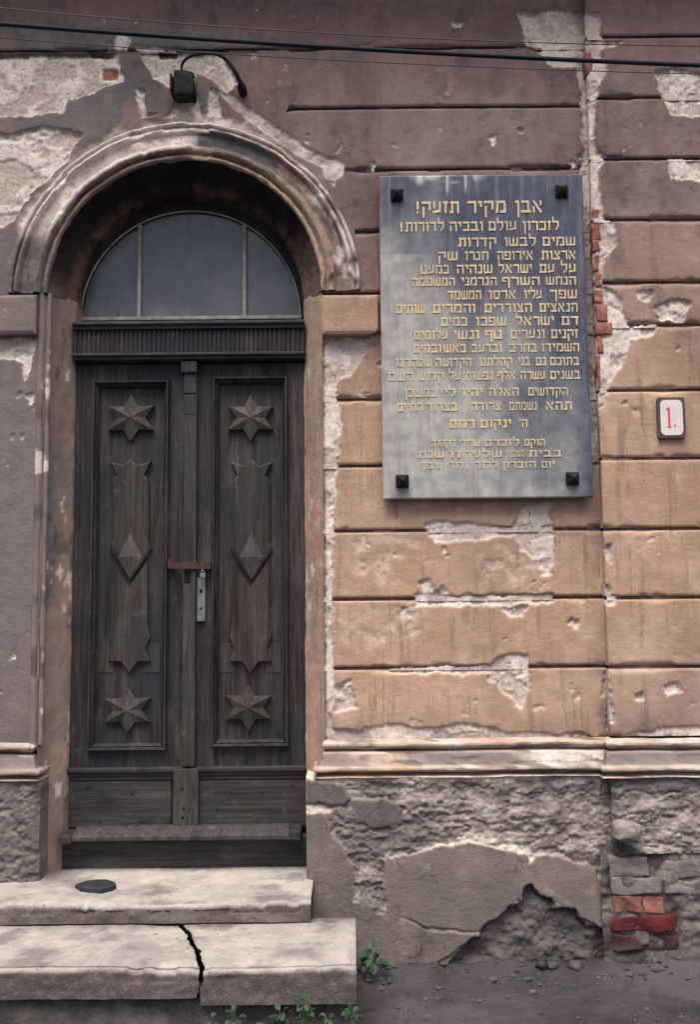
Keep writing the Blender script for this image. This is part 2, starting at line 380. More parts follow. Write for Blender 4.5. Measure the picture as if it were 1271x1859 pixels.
def rough_block(name, x0, x1, y0, y1, z0, z1, mat, parent=None, amp=0.006, bev=0.008, sub=6, seed=0, fn=None):
    bm = bmesh.new(); bmesh.ops.create_cube(bm, size=1)
    for v in bm.verts: v.co = ((x0 + x1) / 2 + v.co.x * (x1 - x0), (y0 + y1) / 2 + v.co.y * (y1 - y0), (z0 + z1) / 2 + v.co.z * (z1 - z0))
    bmesh.ops.bevel(bm, geom=list(bm.edges), offset=bev, segments=2, profile=.6, affect='EDGES')
    bmesh.ops.subdivide_edges(bm, edges=[e for e in bm.edges if e.calc_length() > bev * 3], cuts=sub, use_grid_fill=True)
    A = np.array([v.co[:] for v in bm.verts])
    d = np.stack([fbm(A[:, 1] * 1.3 + A[:, 2], A[:, 0] + A[:, 2] * .7, 14, 4, seed + k * 31) for k in range(3)], 1) * amp * 2
    for v, q in zip(bm.verts, d): v.co += Vector(q)
    if fn:
        for v in bm.verts: fn(v)
    bmesh.ops.recalc_face_normals(bm, faces=bm.faces)
    me = bpy.data.meshes.new(name); 
    org = Vector(((x0 + x1) / 2, (y0 + y1) / 2, z0))
    for v in bm.verts: v.co -= org
    bm.to_mesh(me); bm.free(); me.materials.append(MT[mat]); me.polygons.foreach_set('use_smooth', [True] * len(me.polygons))
    o = bpy.data.objects.new(name, me); o.location = org
    return link(o, parent)

def sheet(name, xs, zs, yb, hf, af, mat, parent, keep=None, back=0.03, noskirt=False):
    X, Z = np.meshgrid(xs, zs); nz, nx = X.shape
    idx = np.arange(nx * nz).reshape(nz, nx)
    q = np.stack([idx[:-1, :-1], idx[:-1, 1:], idx[1:, 1:], idx[1:, :-1]], -1).reshape(-1, 4)
    Xf, Zf = X.ravel(), Z.ravel()
    if keep is not None: q = q[keep(Xf[q].mean(1), Zf[q].mean(1))]
    if len(q) == 0: return None
    used = np.unique(q); rm = np.full(nx * nz, -1); rm[used] = np.arange(len(used)); q = rm[q]
    Xf, Zf = Xf[used], Zf[used]
    at = af(Xf, Zf); h = hf(Xf, Zf, at)
    V = np.stack([Xf, yb - h, Zf], 1)
    if not noskirt:
        e = np.concatenate([q[:, [0, 1]], q[:, [1, 2]], q[:, [2, 3]], q[:, [3, 0]]]); es = np.sort(e, 1)
        _, inv, cnt = np.unique(es[:, 0].astype(np.int64) * len(V) + es[:, 1], return_inverse=True, return_counts=True)
        be = e[cnt[inv.ravel()] == 1]; u = np.unique(be); m2 = np.full(len(V), -1); n0 = len(V); m2[u] = np.arange(len(u))
        top = V[u].copy(); bot = V[u].copy(); bot[:, 1] = yb + back
        sk = np.stack([n0 + m2[be[:, 1]], n0 + m2[be[:, 0]], n0 + len(u) + m2[be[:, 0]], n0 + len(u) + m2[be[:, 1]]], 1)
        V = np.concatenate([V, top, bot]); q = np.concatenate([q, sk]); at = {k: np.concatenate([a, a[u], a[u]]) for k, a in at.items()}
    return mesh_obj(name, V, q, mat, parent, True, at, fix=False)
def lat(a, b, st, edge=True):
    n = max(2, int(round((b - a) / st)) + 1); r = list(np.linspace(a, b, n))
    if edge: r += [a + .0025, a + .006, a + .011, b - .0025, b - .006, b - .011]
    return np.array(sorted(set(r)))

# ================================================================== THE HOUSE FRONT
FAC = thing('house_facade', (0.6, 0.1, 0), 'peeling brown plaster house front with arched doorway and banded courses', 'building')
XL, XR = -3.3, 3.4                                # how far the front runs past the picture
ARC_Z = P(335, 531)[1]; AX0, AR0 = (P(87, 531)[0] + P(583, 531)[0]) / 2, (P(583, 531)[0] - P(87, 531)[0]) / 2
OPL, OPR = AX0 - AR0, AX0 + AR0                   # edges of the opening in the wall face
R_OUT = AR0 * 321 / 248
SEAM = P(1097, 950, -.05)[0]                      # where the projecting corner strip begins
PJ = 0.05
STEP = 0.0065

PALE = [
 [(-90, 98), (217, 100), (222, 146), (176, 163), (121, 186), (113, 206), (-90, 216)],
 [(20, 245), (75, 228), (110, 236), (150, 246), (120, 290), (60, 345), (20, 400), (-90, 440), (-90, 250)],
 [(-90, 612), (62, 616), (58, 640), (50, 682), (44, 694), (37, 655), (-90, 640)],
 [(243, 155), (262, 160), (266, 205), (290, 210), (258, 218), (250, 195)],
 [(248, 80), (330, 92), (400, 93), (428, 150), (412, 172), (390, 150), (352, 128), (340, 178), (300, 150), (275, 138)],
 [(322, 172), (354, 174), (366, 214), (300, 214), (318, 192)],
 [(380, 160), (395, 165), (402, 212), (374, 208)],
 [(210, 58), (240, 66), (232, 92), (206, 88)],
 [(820, 40), (840, 40), (838, 50), (822, 52)],
 [(945, 20), (1062, 20), (1064, 80), (1050, 120), (1000, 125), (985, 105), (955, 80)],
 [(1046, 20), (1088, 20), (1095, 70), (1130, 76), (1090, 92), (1102, 130), (1086, 180), (1078, 240), (1085, 268), (1100, 286), (1088, 330), (1092, 398), (1114, 404), (1122, 440), (1098, 470), (1096, 520), (1130, 548), (1142, 590), (1152, 602), (1136, 650), (1112, 690), (1097, 715), (1087, 760), (1086, 840), (1060, 840), (1058, 240), (1052, 180)],
 [(1185, 130), (1230, 125), (1330, 140), (1330, 215), (1222, 208), (1205, 170)],
 [(1214, 288), (1330, 285), (1330, 328), (1218, 322)],
 [(1155, 532), (1187, 527), (1178, 546), (1160, 549)], [(1185, 556), (1225, 538), (1260, 545), (1245, 584), (1195, 572)],
 [(1100, 598), (1150, 596), (1196, 588), (1185, 606), (1150, 618), (1130, 650), (1105, 660)],
 [(583, 606), (690, 606), (664, 640), (655, 662), (640, 682), (619, 692), (612, 722), (619, 762), (611, 850), (606, 1000), (604, 1200), (606, 1350), (575, 1350), (575, 900)],
 [(770, 952), (800, 948), (930, 955), (955, 922), (1000, 914), (1005, 960), (1002, 1042), (985, 1042), (975, 1012), (945, 1000), (930, 972), (790, 984)],
 [(755, 1080), (790, 1070), (810, 1082), (1005, 1080), (1005, 1098), (755, 1101)],
 [(910, 1102), (958, 1100), (950, 1118), (925, 1122)],
 [(900, 1192), (930, 1183), (962, 1190), (965, 1212), (963, 1240), (947, 1281), (925, 1262), (905, 1247), (900, 1224), (780, 1220), (710, 1218), (710, 1209), (890, 1208)],
 [(604, 1242), (640, 1232), (652, 1288), (612, 1292)],
 [(585, 1360), (590, 1318), (640, 1326), (700, 1316), (760, 1324), (830, 1311), (900, 1324), (1000, 1329), (1090, 1336), (1110, 1360)],
 [(1108, 1360), (1120, 1342), (1145, 1328), (1240, 1318), (1330, 1318), (1330, 1360)],
 [(1095, 1085), (1120, 1082), (1118, 1098), (1098, 1100)], [(1098, 990), (1112, 990), (1110, 1020), (1099, 1015)], [(1095, 1062), (1110, 1060), (1108, 1085), (1097, 1084)],
 [(1100, 1218), (1108, 1215), (1112, 1310), (1100, 1320)], [(1205, 1245), (1232, 1240), (1240, 1260), (1215, 1268)], [(1150, 1262), (1165, 1258), (1168, 1272), (1156, 1272)],
 [(800, 1068), (812, 1064), (815, 1080), (800, 1082)], [(765, 1055), (785, 1050), (790, 1072), (770, 1078)],
]
REPAIR = [[(398, 163), (430, 178), (505, 233), (560, 268), (604, 291), (596, 308), (545, 286), (488, 246), (420, 194)],
          [(584, 300), (592, 288), (610, 286), (624, 297), (622, 318), (608, 328), (590, 322)]]
PALE_SOFT = [[(640, 975), (760, 970), (780, 1000), (700, 1060), (640, 1040)], [(610, 1110), (760, 1100), (780, 1150), (640, 1180)],
             [(860, 985), (930, 985), (975, 1020), (960, 1060), (860, 1050)]]
GREYP = [
 [(219, 96), (268, 104), (275, 142), (300, 152), (312, 206), (300, 214), (262, 214), (252, 190), (240, 170), (228, 182), (215, 226), (190, 250), (140, 262), (128, 232), (113, 208), (121, 186), (176, 163), (222, 146)],
 [(28, 206), (112, 208), (128, 234), (100, 250), (80, 262), (60, 235), (28, 250)],
 [(352, 165), (378, 160), (376, 196), (352, 190)],
 [(28, 40), (430, 60), (420, 92), (180, 98), (28, 100)],
]
BRICKP = [[(185, 122), (213, 122), (211, 142), (187, 143)], [(160, 96), (208, 97), (205, 104), (165, 104)], [(286, 92), (322, 94), (320, 104), (290, 104)],
          [(960, 85), (985, 84), (984, 92), (962, 92)], [(398, 90), (412, 88), (412, 96), (399, 97)]]
DIRTP = [[(-40, 92), (150, 94), (230, 88), (330, 92), (470, 88), (470, 98), (330, 101), (230, 97), (150, 104), (-40, 106)]]

def wall_attrs(plane):
    def af(X, Z):
        pale = poly_mask(X, Z, PALE, plane, .022, .005, 10, 3)
        soft = poly_mask(X, Z, PALE_SOFT, plane, .03, .03, 8, 23)
        pale = np.maximum(pale, soft * sst(-.16, .3, fbm(X, Z, 22, 4, 41)) * .42)
        pale = np.maximum(pale, poly_mask(X, Z, REPAIR, plane, .010, .006, 12, 29) * np.clip(.62 + fbm(X, Z, 20, 4, 43) * 1.2, .3, 1))
        rr_ = np.hypot(X - AX0, Z - ARC_Z) - R_OUT; an_ = np.arctan2(Z - ARC_Z, X - AX0)
        pale = np.maximum(pale, sst(.055, .0, rr_ + fbm(X, Z, 7, 5, 45, .6) * .16) * sst(.9, 1.4, an_) * sst(3.0, 2.7, an_) * .9)
        chips = sst(.255, .30, fbm(X, Z, 16, 4, 77)) * sst(.05, .2, fbm(X, Z, 2.2, 3, 79) + .12)
        pale = np.maximum(pale, chips * .9)
        sand = pale * sst(.03, .09, fbm(X, Z, 13, 5, 95, .6)); sand = np.maximum(sand, pale * sst(.10, .14, fbm(X, Z * 1.6, 5, 4, 96)))
        grey = poly_mask(X, Z, GREYP, plane, .018, .006, 10, 11) * (1 - pale)
        brick = poly_mask(X, Z, BRICKP, plane, .006, .004, 20, 15)
        zt = P(850, 800, plane)[1]; z0 = P(850, 330, plane)[1]
        tan = sst(z0, zt, Z + fbm(X, Z, 1.6, 4, 51) * 0.9)
        dm = sst(P(850, 1050)[1], P(850, 1300)[1], Z + fbm(X, Z, 2.5, 4, 57) * .5) * sst(.5, 1.3, X + fbm(X, Z, 2.0, 3, 59) * .8)
        tan = tan * (1 - .55 * dm)
        left = sst(P(150, 600)[0], P(60, 600)[0], X) * sst(P(60, 300)[1], P(60, 420)[1], Z)
        grey = np.maximum(grey, left * .95 * (1 - pale))
        dirt = poly_mask(X, Z, DIRTP, plane, .012, .008, 10, 19) * .8
        grime = sst(.04, .26, fbm(X, Z * .45, 3.2, 5, 83, .6)) * .40 + sst(.10, .22, fbm(X, Z, 11, 5, 85, .62)) * .34
        seam = np.exp(-((X - SEAM + .02) / .045) ** 2) * (X < SEAM) * sst(-.2, .15, fbm(X, Z, 4, 3, 87)) * .55  # corner shade beside the projecting strip, painted in with the grime
        damp = sst(.16, .0, Z - JZ[-1] + fbm(X, Z, 5, 4, 88) * .16) * .30
        dirt = np.clip(np.maximum(np.maximum(dirt, seam), np.maximum(grime * (1 - .62 * tan), damp) * (1 - .8 * pale)), 0, .9)
        return dict(pale=pale, grey=grey, tan=tan, brick=brick, dirt=dirt, sand=sand)
    return af
def wall_h(ze=None, xe=None):
    def hf(X, Z, a):
        h = fbm(X, Z, 2.2, 3, 5) * .010 + fbm(X, Z, 14, 4, 6) * .0045 + fbm(X, Z, 60, 3, 7) * .0018
        h = h - .0105 * a['pale'] - .010 * a['brick'] + .002 * a['grey'] + a['pale'] * fbm(X, Z, 45, 3, 8) * .006 - .0055 * a['sand']
        if ze is not None:
            d = np.minimum(Z - ze[0], ze[1] - Z)
            chip = sst(.02, .16, fbm(X, Z, 7, 4, 9))
            h = h - (1 - a['pale']) * (.0045 * np.exp(-(d / .005) ** 2) + .010 * chip * np.exp(-(d / .012) ** 2))
        if xe is not None:
            for e in xe:
                d = np.abs(X - e); h = h - .006 * np.exp(-(d / .008) ** 2) * (1 + 1.2 * sst(-.05, .2, fbm(X, Z, 9, 3, 13)))
        return h
    return hf
JZ = [P(850, y)[1] for y in (-20, 86, 194, 306.5, 418, 530, 604, 723, 844, 962, 1086, 1211.5, 1346)]
JZ = [JZ[0] + .62, JZ[0] + .31] + JZ
AF0, AF1 = wall_attrs(0.0), wall_attrs(-PJ)
G = 0.0075
xin0, xin1 = P(-60, 900)[0], SEAM + .02
XFAR_L = np.arange(XL, xin0 - .02, .12)
LATX = np.concatenate([XFAR_L, np.arange(xin0, SEAM + STEP, STEP)])
def bnd(Z):                                        # where the banding stops beside the arch
    pts = sorted([(P(a, b)[1], P(a, b)[0]) for a, b in ((525, 193), (497, 240), (560, 277), (622, 300), (632, 330), (645, 420), (660, 531))])
    return np.interp(Z, [p[0] for p in pts], [p[1] for p in pts])
def outside_arch(X, Z): return np.where(Z > ARC_Z, np.hypot(X - AX0, Z - ARC_Z) > R_OUT - .05, (X > OPR + .01) | (X < OPL - .01))
XB2 = P(525, 193)[0]
for k in range(len(JZ) - 1):
    zt, zb = JZ[k], JZ[k + 1]
    rows = lat(zb + G, zt - G, STEP if zt < 5.2 else .05)
    ze = (zb + G, zt - G)
    if zb > P(850, 194)[1] - .01:                   # runs over the arch unbroken
        low = zb < P(850, 194)[1] + .02
        sheet('plaster_course', LATX, rows, 0, wall_h(ze), AF0, 'plaster', FAC, (lambda X, Z: X > XB2) if low else None)
    elif zt > ARC_Z + .05:
        sheet('plaster_course', LATX[LATX > -.5], rows, 0, wall_h(ze), AF0, 'plaster', FAC, lambda X, Z: outside_arch(X, Z) & (X > bnd(Z)))
    else:
        xs = np.concatenate([[OPR, OPR + .003, OPR + .007], LATX[LATX > OPR + .010]])
        sheet('plaster_course', xs, rows, 0, wall_h(ze, (OPR,)), AF0, 'plaster', FAC, back=.04)
# plaster round the arch, left side without bands
zlo, zhi = JZ[7], P(850, 194)[1]
rows = np.concatenate([lat(JZ[i + 1] + G, JZ[i] - G, STEP) for i in (6, 5, 4, 3)])
sheet('arch_surround', LATX, rows, 0, wall_h(), AF0, 'plaster', FAC, lambda X, Z: outside_arch(X, Z) & (X < np.where(Z > zhi, XB2, bnd(Z))))
xs = np.concatenate([LATX[LATX < OPL - .010], [OPL - .007, OPL - .003, OPL]])
sheet('side_wall', xs, lat(JZ[-1], ARC_Z - G, STEP), 0, wall_h(None, (OPL,)), AF0, 'plaster', FAC, back=.04)
# the joints between courses
def joint(z, x0, x1, plane, AF, keep=None):
    xs = np.arange(x0, x1, STEP); zs = np.linspace(z - G - .004, z + G + .004, 6)
    def af(X, Z):
        a = AF(X, Z); a['dirt'] = np.maximum(a['dirt'], .75 * (1 - a['pale'])); return a
    def hf(X, Z, a):
        fill = np.maximum(a['pale'], sst(.12, .2, fbm(X, Z, 5, 4, 91)) * .8)
        return -.021 + np.maximum(fill * .013, a['pale'] * .0125) + fbm(X, Z, 40, 3, 93) * .005
    sheet('mortar_joint', xs, zs, plane, hf, af, 'plaster', FAC, keep, noskirt=True)
for k in range(2, len(JZ) - 1):
    z = JZ[k]
    if z > P(850, 150)[1]: joint(z, xin0, SEAM + .01, 0, AF0)
    else: joint(z, max(OPR + .02, float(bnd(np.array([z]))[0]) - .01) if z > ARC_Z - .1 else OPR + .001, SEAM + .01, 0, AF0)
# projecting corner strip on the right
JR = [P(1160, y, -PJ)[1] for y in (-45, 66, 177, 288, 398, 512, 590, 708, 832, 960, 1085, 1211, 1340)]
JR = [JR[0] + .62, JR[0] + .31] + JR
xr1 = P(1340, 900)[0]
LR = np.concatenate([[SEAM, SEAM + .003, SEAM + .007], np.arange(SEAM + .012, xr1, STEP), np.arange(xr1 + .05, XR, .12)])
for k in range(len(JR) - 1):
    zt, zb = JR[k], JR[k + 1]; ze = (zb + G, zt - G)
    sheet('plaster_course', LR, lat(zb + G, zt - G, STEP if zt < 5.2 else .05), -PJ, wall_h(ze, (SEAM,)), AF1, 'plaster', FAC, back=PJ + .02)
    if k > 1: joint(zt, SEAM + .004, xr1, -PJ, AF1)
# masonry behind the plaster
core = MB()
core.box(OPR + .0, XR, .024, .5, 0, ARC_Z); core.box(XL, OPL, .026, .5, 0, ARC_Z); 
core.box(SEAM + .012, XR, -PJ + .024, .023, 0.30, 5.1)
core.build('masonry_core', 'step_dark', FAC)
n = 48; V = []; Fc = []
for y in (.025, .5):
    for k in range(n + 1):
        a = math.pi * k / n; V.append((AX0 + (AR0 + .002) * math.cos(a), y, ARC_Z + .001 + (AR0 + .002) * math.sin(a)))
    for k in range(n + 1):
        a = math.pi * k / n; c_, s_ = math.cos(a), math.sin(a); m_ = max(abs(c_) / 2.4, abs(s_) / 2.7); xx = AX0 + c_ / m_; V.append((min(max(xx, XL), XR), y, ARC_Z + .001 + s_ / m_))
M1 = n + 1
for k in range(n):
    Fc += [[k, k + 1, M1 + k + 1, M1 + k], [2 * M1 + k, 2 * M1 + k + 1, 3 * M1 + k + 1, 3 * M1 + k]]
mesh_obj('masonry_arch', V, Fc, 'step_dark', FAC)
MB().box(AX0 + 2.4, XR, .0255, .5, ARC_Z, 5.1).build('masonry_core', 'step_dark', FAC)

# ---- archivolt, a moulded ring round the arch
prof = [(248, -.01), (249, .010), (252, .018), (256, .017), (258, .006), (260, .004), (262, .022), (266, .034), (271, .035), (274, .026), (275, .010), (279, .009), (287, .012), (297, .014), (299, .030), (302, .040), (306, .039), (308, .028), (309, .012), (311, .010), (313, .028), (316, .031), (319, .022), (320, .006), (322, -.012)]
def arch_ring(name, prof, mat, cx, cz, r0, attrs_fn, seg=340, ynoise=.0045, a0=0.0, a1=math.pi, parent=FAC):
    V = []; T = np.linspace(a0, a1, seg + 1); n = len(prof)
    rr = np.array([p[0] for p in prof]) * r0; pj = np.array([p[1] for p in prof])
    A, Rr = np.meshgrid(T, rr, indexing='ij'); _, Pj = np.meshgrid(T, pj, indexing='ij')
    A, Rr, Pj = A.ravel(), Rr.ravel(), Pj.ravel()
    rj = Rr + fbm(A * 2, Pj * 9, 3, 4, 61) * .012 + fbm(A * 6, Rr * 6, 4, 4, 62) * .004
    X = cx + rj * np.cos(A); Z = cz + rj * np.sin(A)
    Y = -Pj * (1 - .5 * sst(.16, .24, fbm(X, Z, 4.5, 4, 65))) + fbm(X, Z, 12, 4, 63) * ynoise * 1.6 + fbm(X, Z, 45, 3, 64) * ynoise
    q = np.array([[i * n + j, i * n + j + 1, (i + 1) * n + j + 1, (i + 1) * n + j] for i in range(seg) for j in range(n - 1)])
    return mesh_obj(name, np.stack([X, Y, Z], 1), q, mat, parent, True, attrs_fn(X, Z, A, Rr), fix=False)
def dense(prof, k=2):
    o = []
    for a, b in zip(prof[:-1], prof[1:]):
        for t in range(k): o.append((a[0] + (b[0] - a[0]) * t / k, a[1] + (b[1] - a[1]) * t / k))
    return o + [prof[-1]]
def arch_attr(X, Z, A, R):
    rp = R / AR0 * 248
    left = sst(math.radians(78), math.radians(98), A + fbm(X, Z, 6, 4, 71) * .35)
    low = sst(math.radians(163), math.radians(150), A + fbm(X, Z, 6, 3, 72) * .15)
    pale = left * low * sst(-.40, -.18, fbm(X, Z, 14, 4, 73) + .16) * sst(262, 270, rp)
    right = sst(math.radians(62), math.radians(20), A) * sst(.02, .16, fbm(X, Z, 15, 4, 74)) * sst(270, 285, rp)
    outer = sst(299, 303, rp) * sst(-.15, .1, fbm(X, Z, 10, 4, 75)) * sst(math.radians(165), math.radians(150), A)
    pale = np.clip(np.maximum(pale, np.maximum(right * .8, outer * .75)), 0, 1)
    gs = poly_mask(X, Z, [[(358, 246), (400, 244), (470, 268), (505, 300), (500, 330), (480, 312), (440, 285), (360, 268)]], 0, .008, .005, 12, 9)
    pale = pale * (1 - gs)
    grey = np.maximum(gs, np.maximum(left * .15, sst(math.radians(150), math.radians(168), A)) * (1 - pale))
    inner = sst(270, 262, rp)
    tan = np.clip(.35 * (1 - left) + inner * .55 * (1 - left * .5) + fbm(X, Z, 5, 3, 76) * .4, 0, .85)
    dirt = np.maximum(sst(.06, .24, fbm(X, Z, 14, 5, 78, .62)) * .5, sst(.03, .2, fbm(A * 2.5, R * 26, 3, 4, 79)) * .6) * (1 - .75 * pale)
    return dict(pale=pale, grey=grey, tan=tan, brick=np.zeros_like(X) + sst(.18, .24, fbm(X, Z, 9, 3, 80)) * inner * left * .6, dirt=dirt)
arch_ring('archivolt', dense(prof, 3), 'plaster', AX0, ARC_Z, AR0 / 248, arch_attr)

# ---- splayed reveal: two jambs and the soffit
RD = .165
IXR, IXL = P(552.5, 800, RD)[0], P(134, 800, RD)[0]
ICX, IR = (IXR + IXL) / 2, (IXR - IXL) / 2
YD = 0.185                                                  # face of the door leaves
rv = [(0.0, -.002), (.012, .004)] + [(t, .004 + t * (RD - .006)) for t in np.linspace(.05, .97, 14)] + [(1.0, RD), (1.0, RD + .03), (1.0, RD + .13)]
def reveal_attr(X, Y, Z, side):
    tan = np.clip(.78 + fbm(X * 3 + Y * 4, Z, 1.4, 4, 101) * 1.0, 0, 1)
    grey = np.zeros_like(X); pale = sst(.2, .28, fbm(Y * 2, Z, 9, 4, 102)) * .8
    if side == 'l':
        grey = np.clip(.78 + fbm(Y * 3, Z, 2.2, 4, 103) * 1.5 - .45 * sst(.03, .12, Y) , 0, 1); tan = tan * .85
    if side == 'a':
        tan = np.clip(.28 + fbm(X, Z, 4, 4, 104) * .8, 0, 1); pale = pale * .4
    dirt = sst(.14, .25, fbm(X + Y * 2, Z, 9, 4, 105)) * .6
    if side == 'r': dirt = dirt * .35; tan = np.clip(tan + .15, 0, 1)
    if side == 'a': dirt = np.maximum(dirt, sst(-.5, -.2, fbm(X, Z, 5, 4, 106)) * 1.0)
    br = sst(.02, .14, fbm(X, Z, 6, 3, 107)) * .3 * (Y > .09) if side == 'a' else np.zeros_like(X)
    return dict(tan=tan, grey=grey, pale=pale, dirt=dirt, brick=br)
ZB = 0.25
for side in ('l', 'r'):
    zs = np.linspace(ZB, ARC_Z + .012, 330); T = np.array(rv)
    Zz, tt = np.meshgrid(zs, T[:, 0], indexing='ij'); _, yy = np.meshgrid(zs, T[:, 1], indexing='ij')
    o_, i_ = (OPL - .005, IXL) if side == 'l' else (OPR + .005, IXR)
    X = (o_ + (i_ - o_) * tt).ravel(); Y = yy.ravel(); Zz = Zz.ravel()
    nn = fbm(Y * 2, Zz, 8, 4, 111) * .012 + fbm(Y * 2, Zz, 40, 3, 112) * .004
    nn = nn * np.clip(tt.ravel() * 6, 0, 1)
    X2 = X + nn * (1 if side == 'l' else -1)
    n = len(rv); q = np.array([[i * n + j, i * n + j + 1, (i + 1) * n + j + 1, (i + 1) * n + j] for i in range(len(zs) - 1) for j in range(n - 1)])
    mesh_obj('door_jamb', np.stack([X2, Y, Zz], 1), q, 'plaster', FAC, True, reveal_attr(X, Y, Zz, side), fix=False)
seg = 220; T = np.array(rv); n = len(rv)
A, tt = np.meshgrid(np.linspace(0, math.pi, seg + 1), T[:, 0], indexing='ij'); _, yy = np.meshgrid(np.linspace(0, 1, seg + 1), T[:, 1], indexing='ij')
A, tt, Y = A.ravel(), tt.ravel(), yy.ravel(); Rr = AR0 + (IR - AR0) * tt; Cx = AX0 + (ICX - AX0) * tt
Rr = Rr + fbm(A * 1.2, Y * 3, 6, 4, 121) * .012 + fbm(A * 1.2, Y * 3, 25, 3, 122) * .006
X, Zz = Cx + Rr * np.cos(A), ARC_Z + Rr * np.sin(A)
q = np.array([[i * n + j, i * n + j + 1, (i + 1) * n + j + 1, (i + 1) * n + j] for i in range(seg) for j in range(n - 1)])
mesh_obj('arch_soffit', np.stack([X, Y, Zz], 1), q, 'soffit_shade', FAC, True, dict(rim=sst(.085, .14, Y), side=sst(.55, .05, A + fbm(X, Zz, 7, 4, 127) * .35) * .9 + sst(math.pi - .30, math.pi - .02, A + fbm(X, Zz, 7, 4, 128) * .25) * .5), fix=False)

# ---- bead moulding down the edge of the left jamb
zs = np.linspace(P(60, 1352)[1], ARC_Z, 300); ang = np.linspace(-.5, math.pi + .3, 15)
A_, Zb = np.meshgrid(ang, zs); A_, Zb = A_.ravel(), Zb.ravel()
for cx_b, rb in ((OPL - .028, .017), (OPL + .006, .011)):
    jt = fbm(A_ * .3, Zb, 9, 4, 141) * .006
    Xb = cx_b + (rb + jt) * np.cos(A_); Yb = .004 - (rb + jt) * np.sin(A_)
    q = np.array([[i * 15 + j, i * 15 + j + 1, (i + 1) * 15 + j + 1, (i + 1) * 15 + j] for i in range(299) for j in range(14)])
    mesh_obj('jamb_bead', np.stack([Xb, Yb, Zb], 1), q, 'plaster', FAC, True, dict(tan=np.full(len(Xb), .4), grey=np.clip(.85 + fbm(Xb, Zb, 3, 4, 142), 0, 1), pale=sst(.16, .24, fbm(Xb, Zb, 8, 4, 143)) * .8, brick=np.zeros(len(Xb)), dirt=sst(.05, .2, fbm(Xb, Zb, 6, 4, 144)) * .6), fix=False)

# ---- imposts
def impost(px0, px1, round_right):
    x0, z1 = P(px0, 536, -.045); x1, z0 = P(px1, 604, -.045); z0 = P((px0 + px1) / 2, 605, -.045)[1]; z1 = P((px0 + px1) / 2, 535, -.045)[1]
    r = .03; pts = [(x0, z1), (x1, z1)]
    if round_right: pts += [(x1, z0 + r)] + [(x1 - r + r * math.cos(a), z0 + r - r * math.sin(a)) for a in np.linspace(.2, math.pi / 2, 6)] + [(x0, z0)]
    else: pts = [(x0, z1), (x1, z1), (x1, z0), (x0, z0)]
    xs = lat(x0, x1, .006); zs = lat(z0, z1, .006)
    def af(X, Z):
        o = np.zeros_like(X)
        if round_right: return dict(pale=sst(.2, .3, fbm(X, Z, 14, 3, 131)) * .8, grey=o, tan=o + .82, brick=o, dirt=o)
        return dict(pale=sst(.22, .3, fbm(X, Z, 9, 3, 132)) * .9, grey=o + .7, tan=o + .3, brick=o, dirt=o)
    def hf(X, Z, a):
        d = np.minimum(np.minimum(X - x0, x1 - X), np.minimum(Z - z0, z1 - Z)); return fbm(X, Z, 12, 4, 133) * .006 - .006 * np.exp(-(d / .008) ** 2) - .004 * a['pale']
    kp = (lambda X, Z: ~((X > x1 - r) & (Z < z0 + r) & (np.hypot(X - x1 + r, Z - z0 - r) > r))) if round_right else None
    sheet('impost_block', xs, zs, -.045, hf, af, 'plaster', FAC, kp, back=.075)
impost(584, 686.5, True); impost(-40, 63, False)

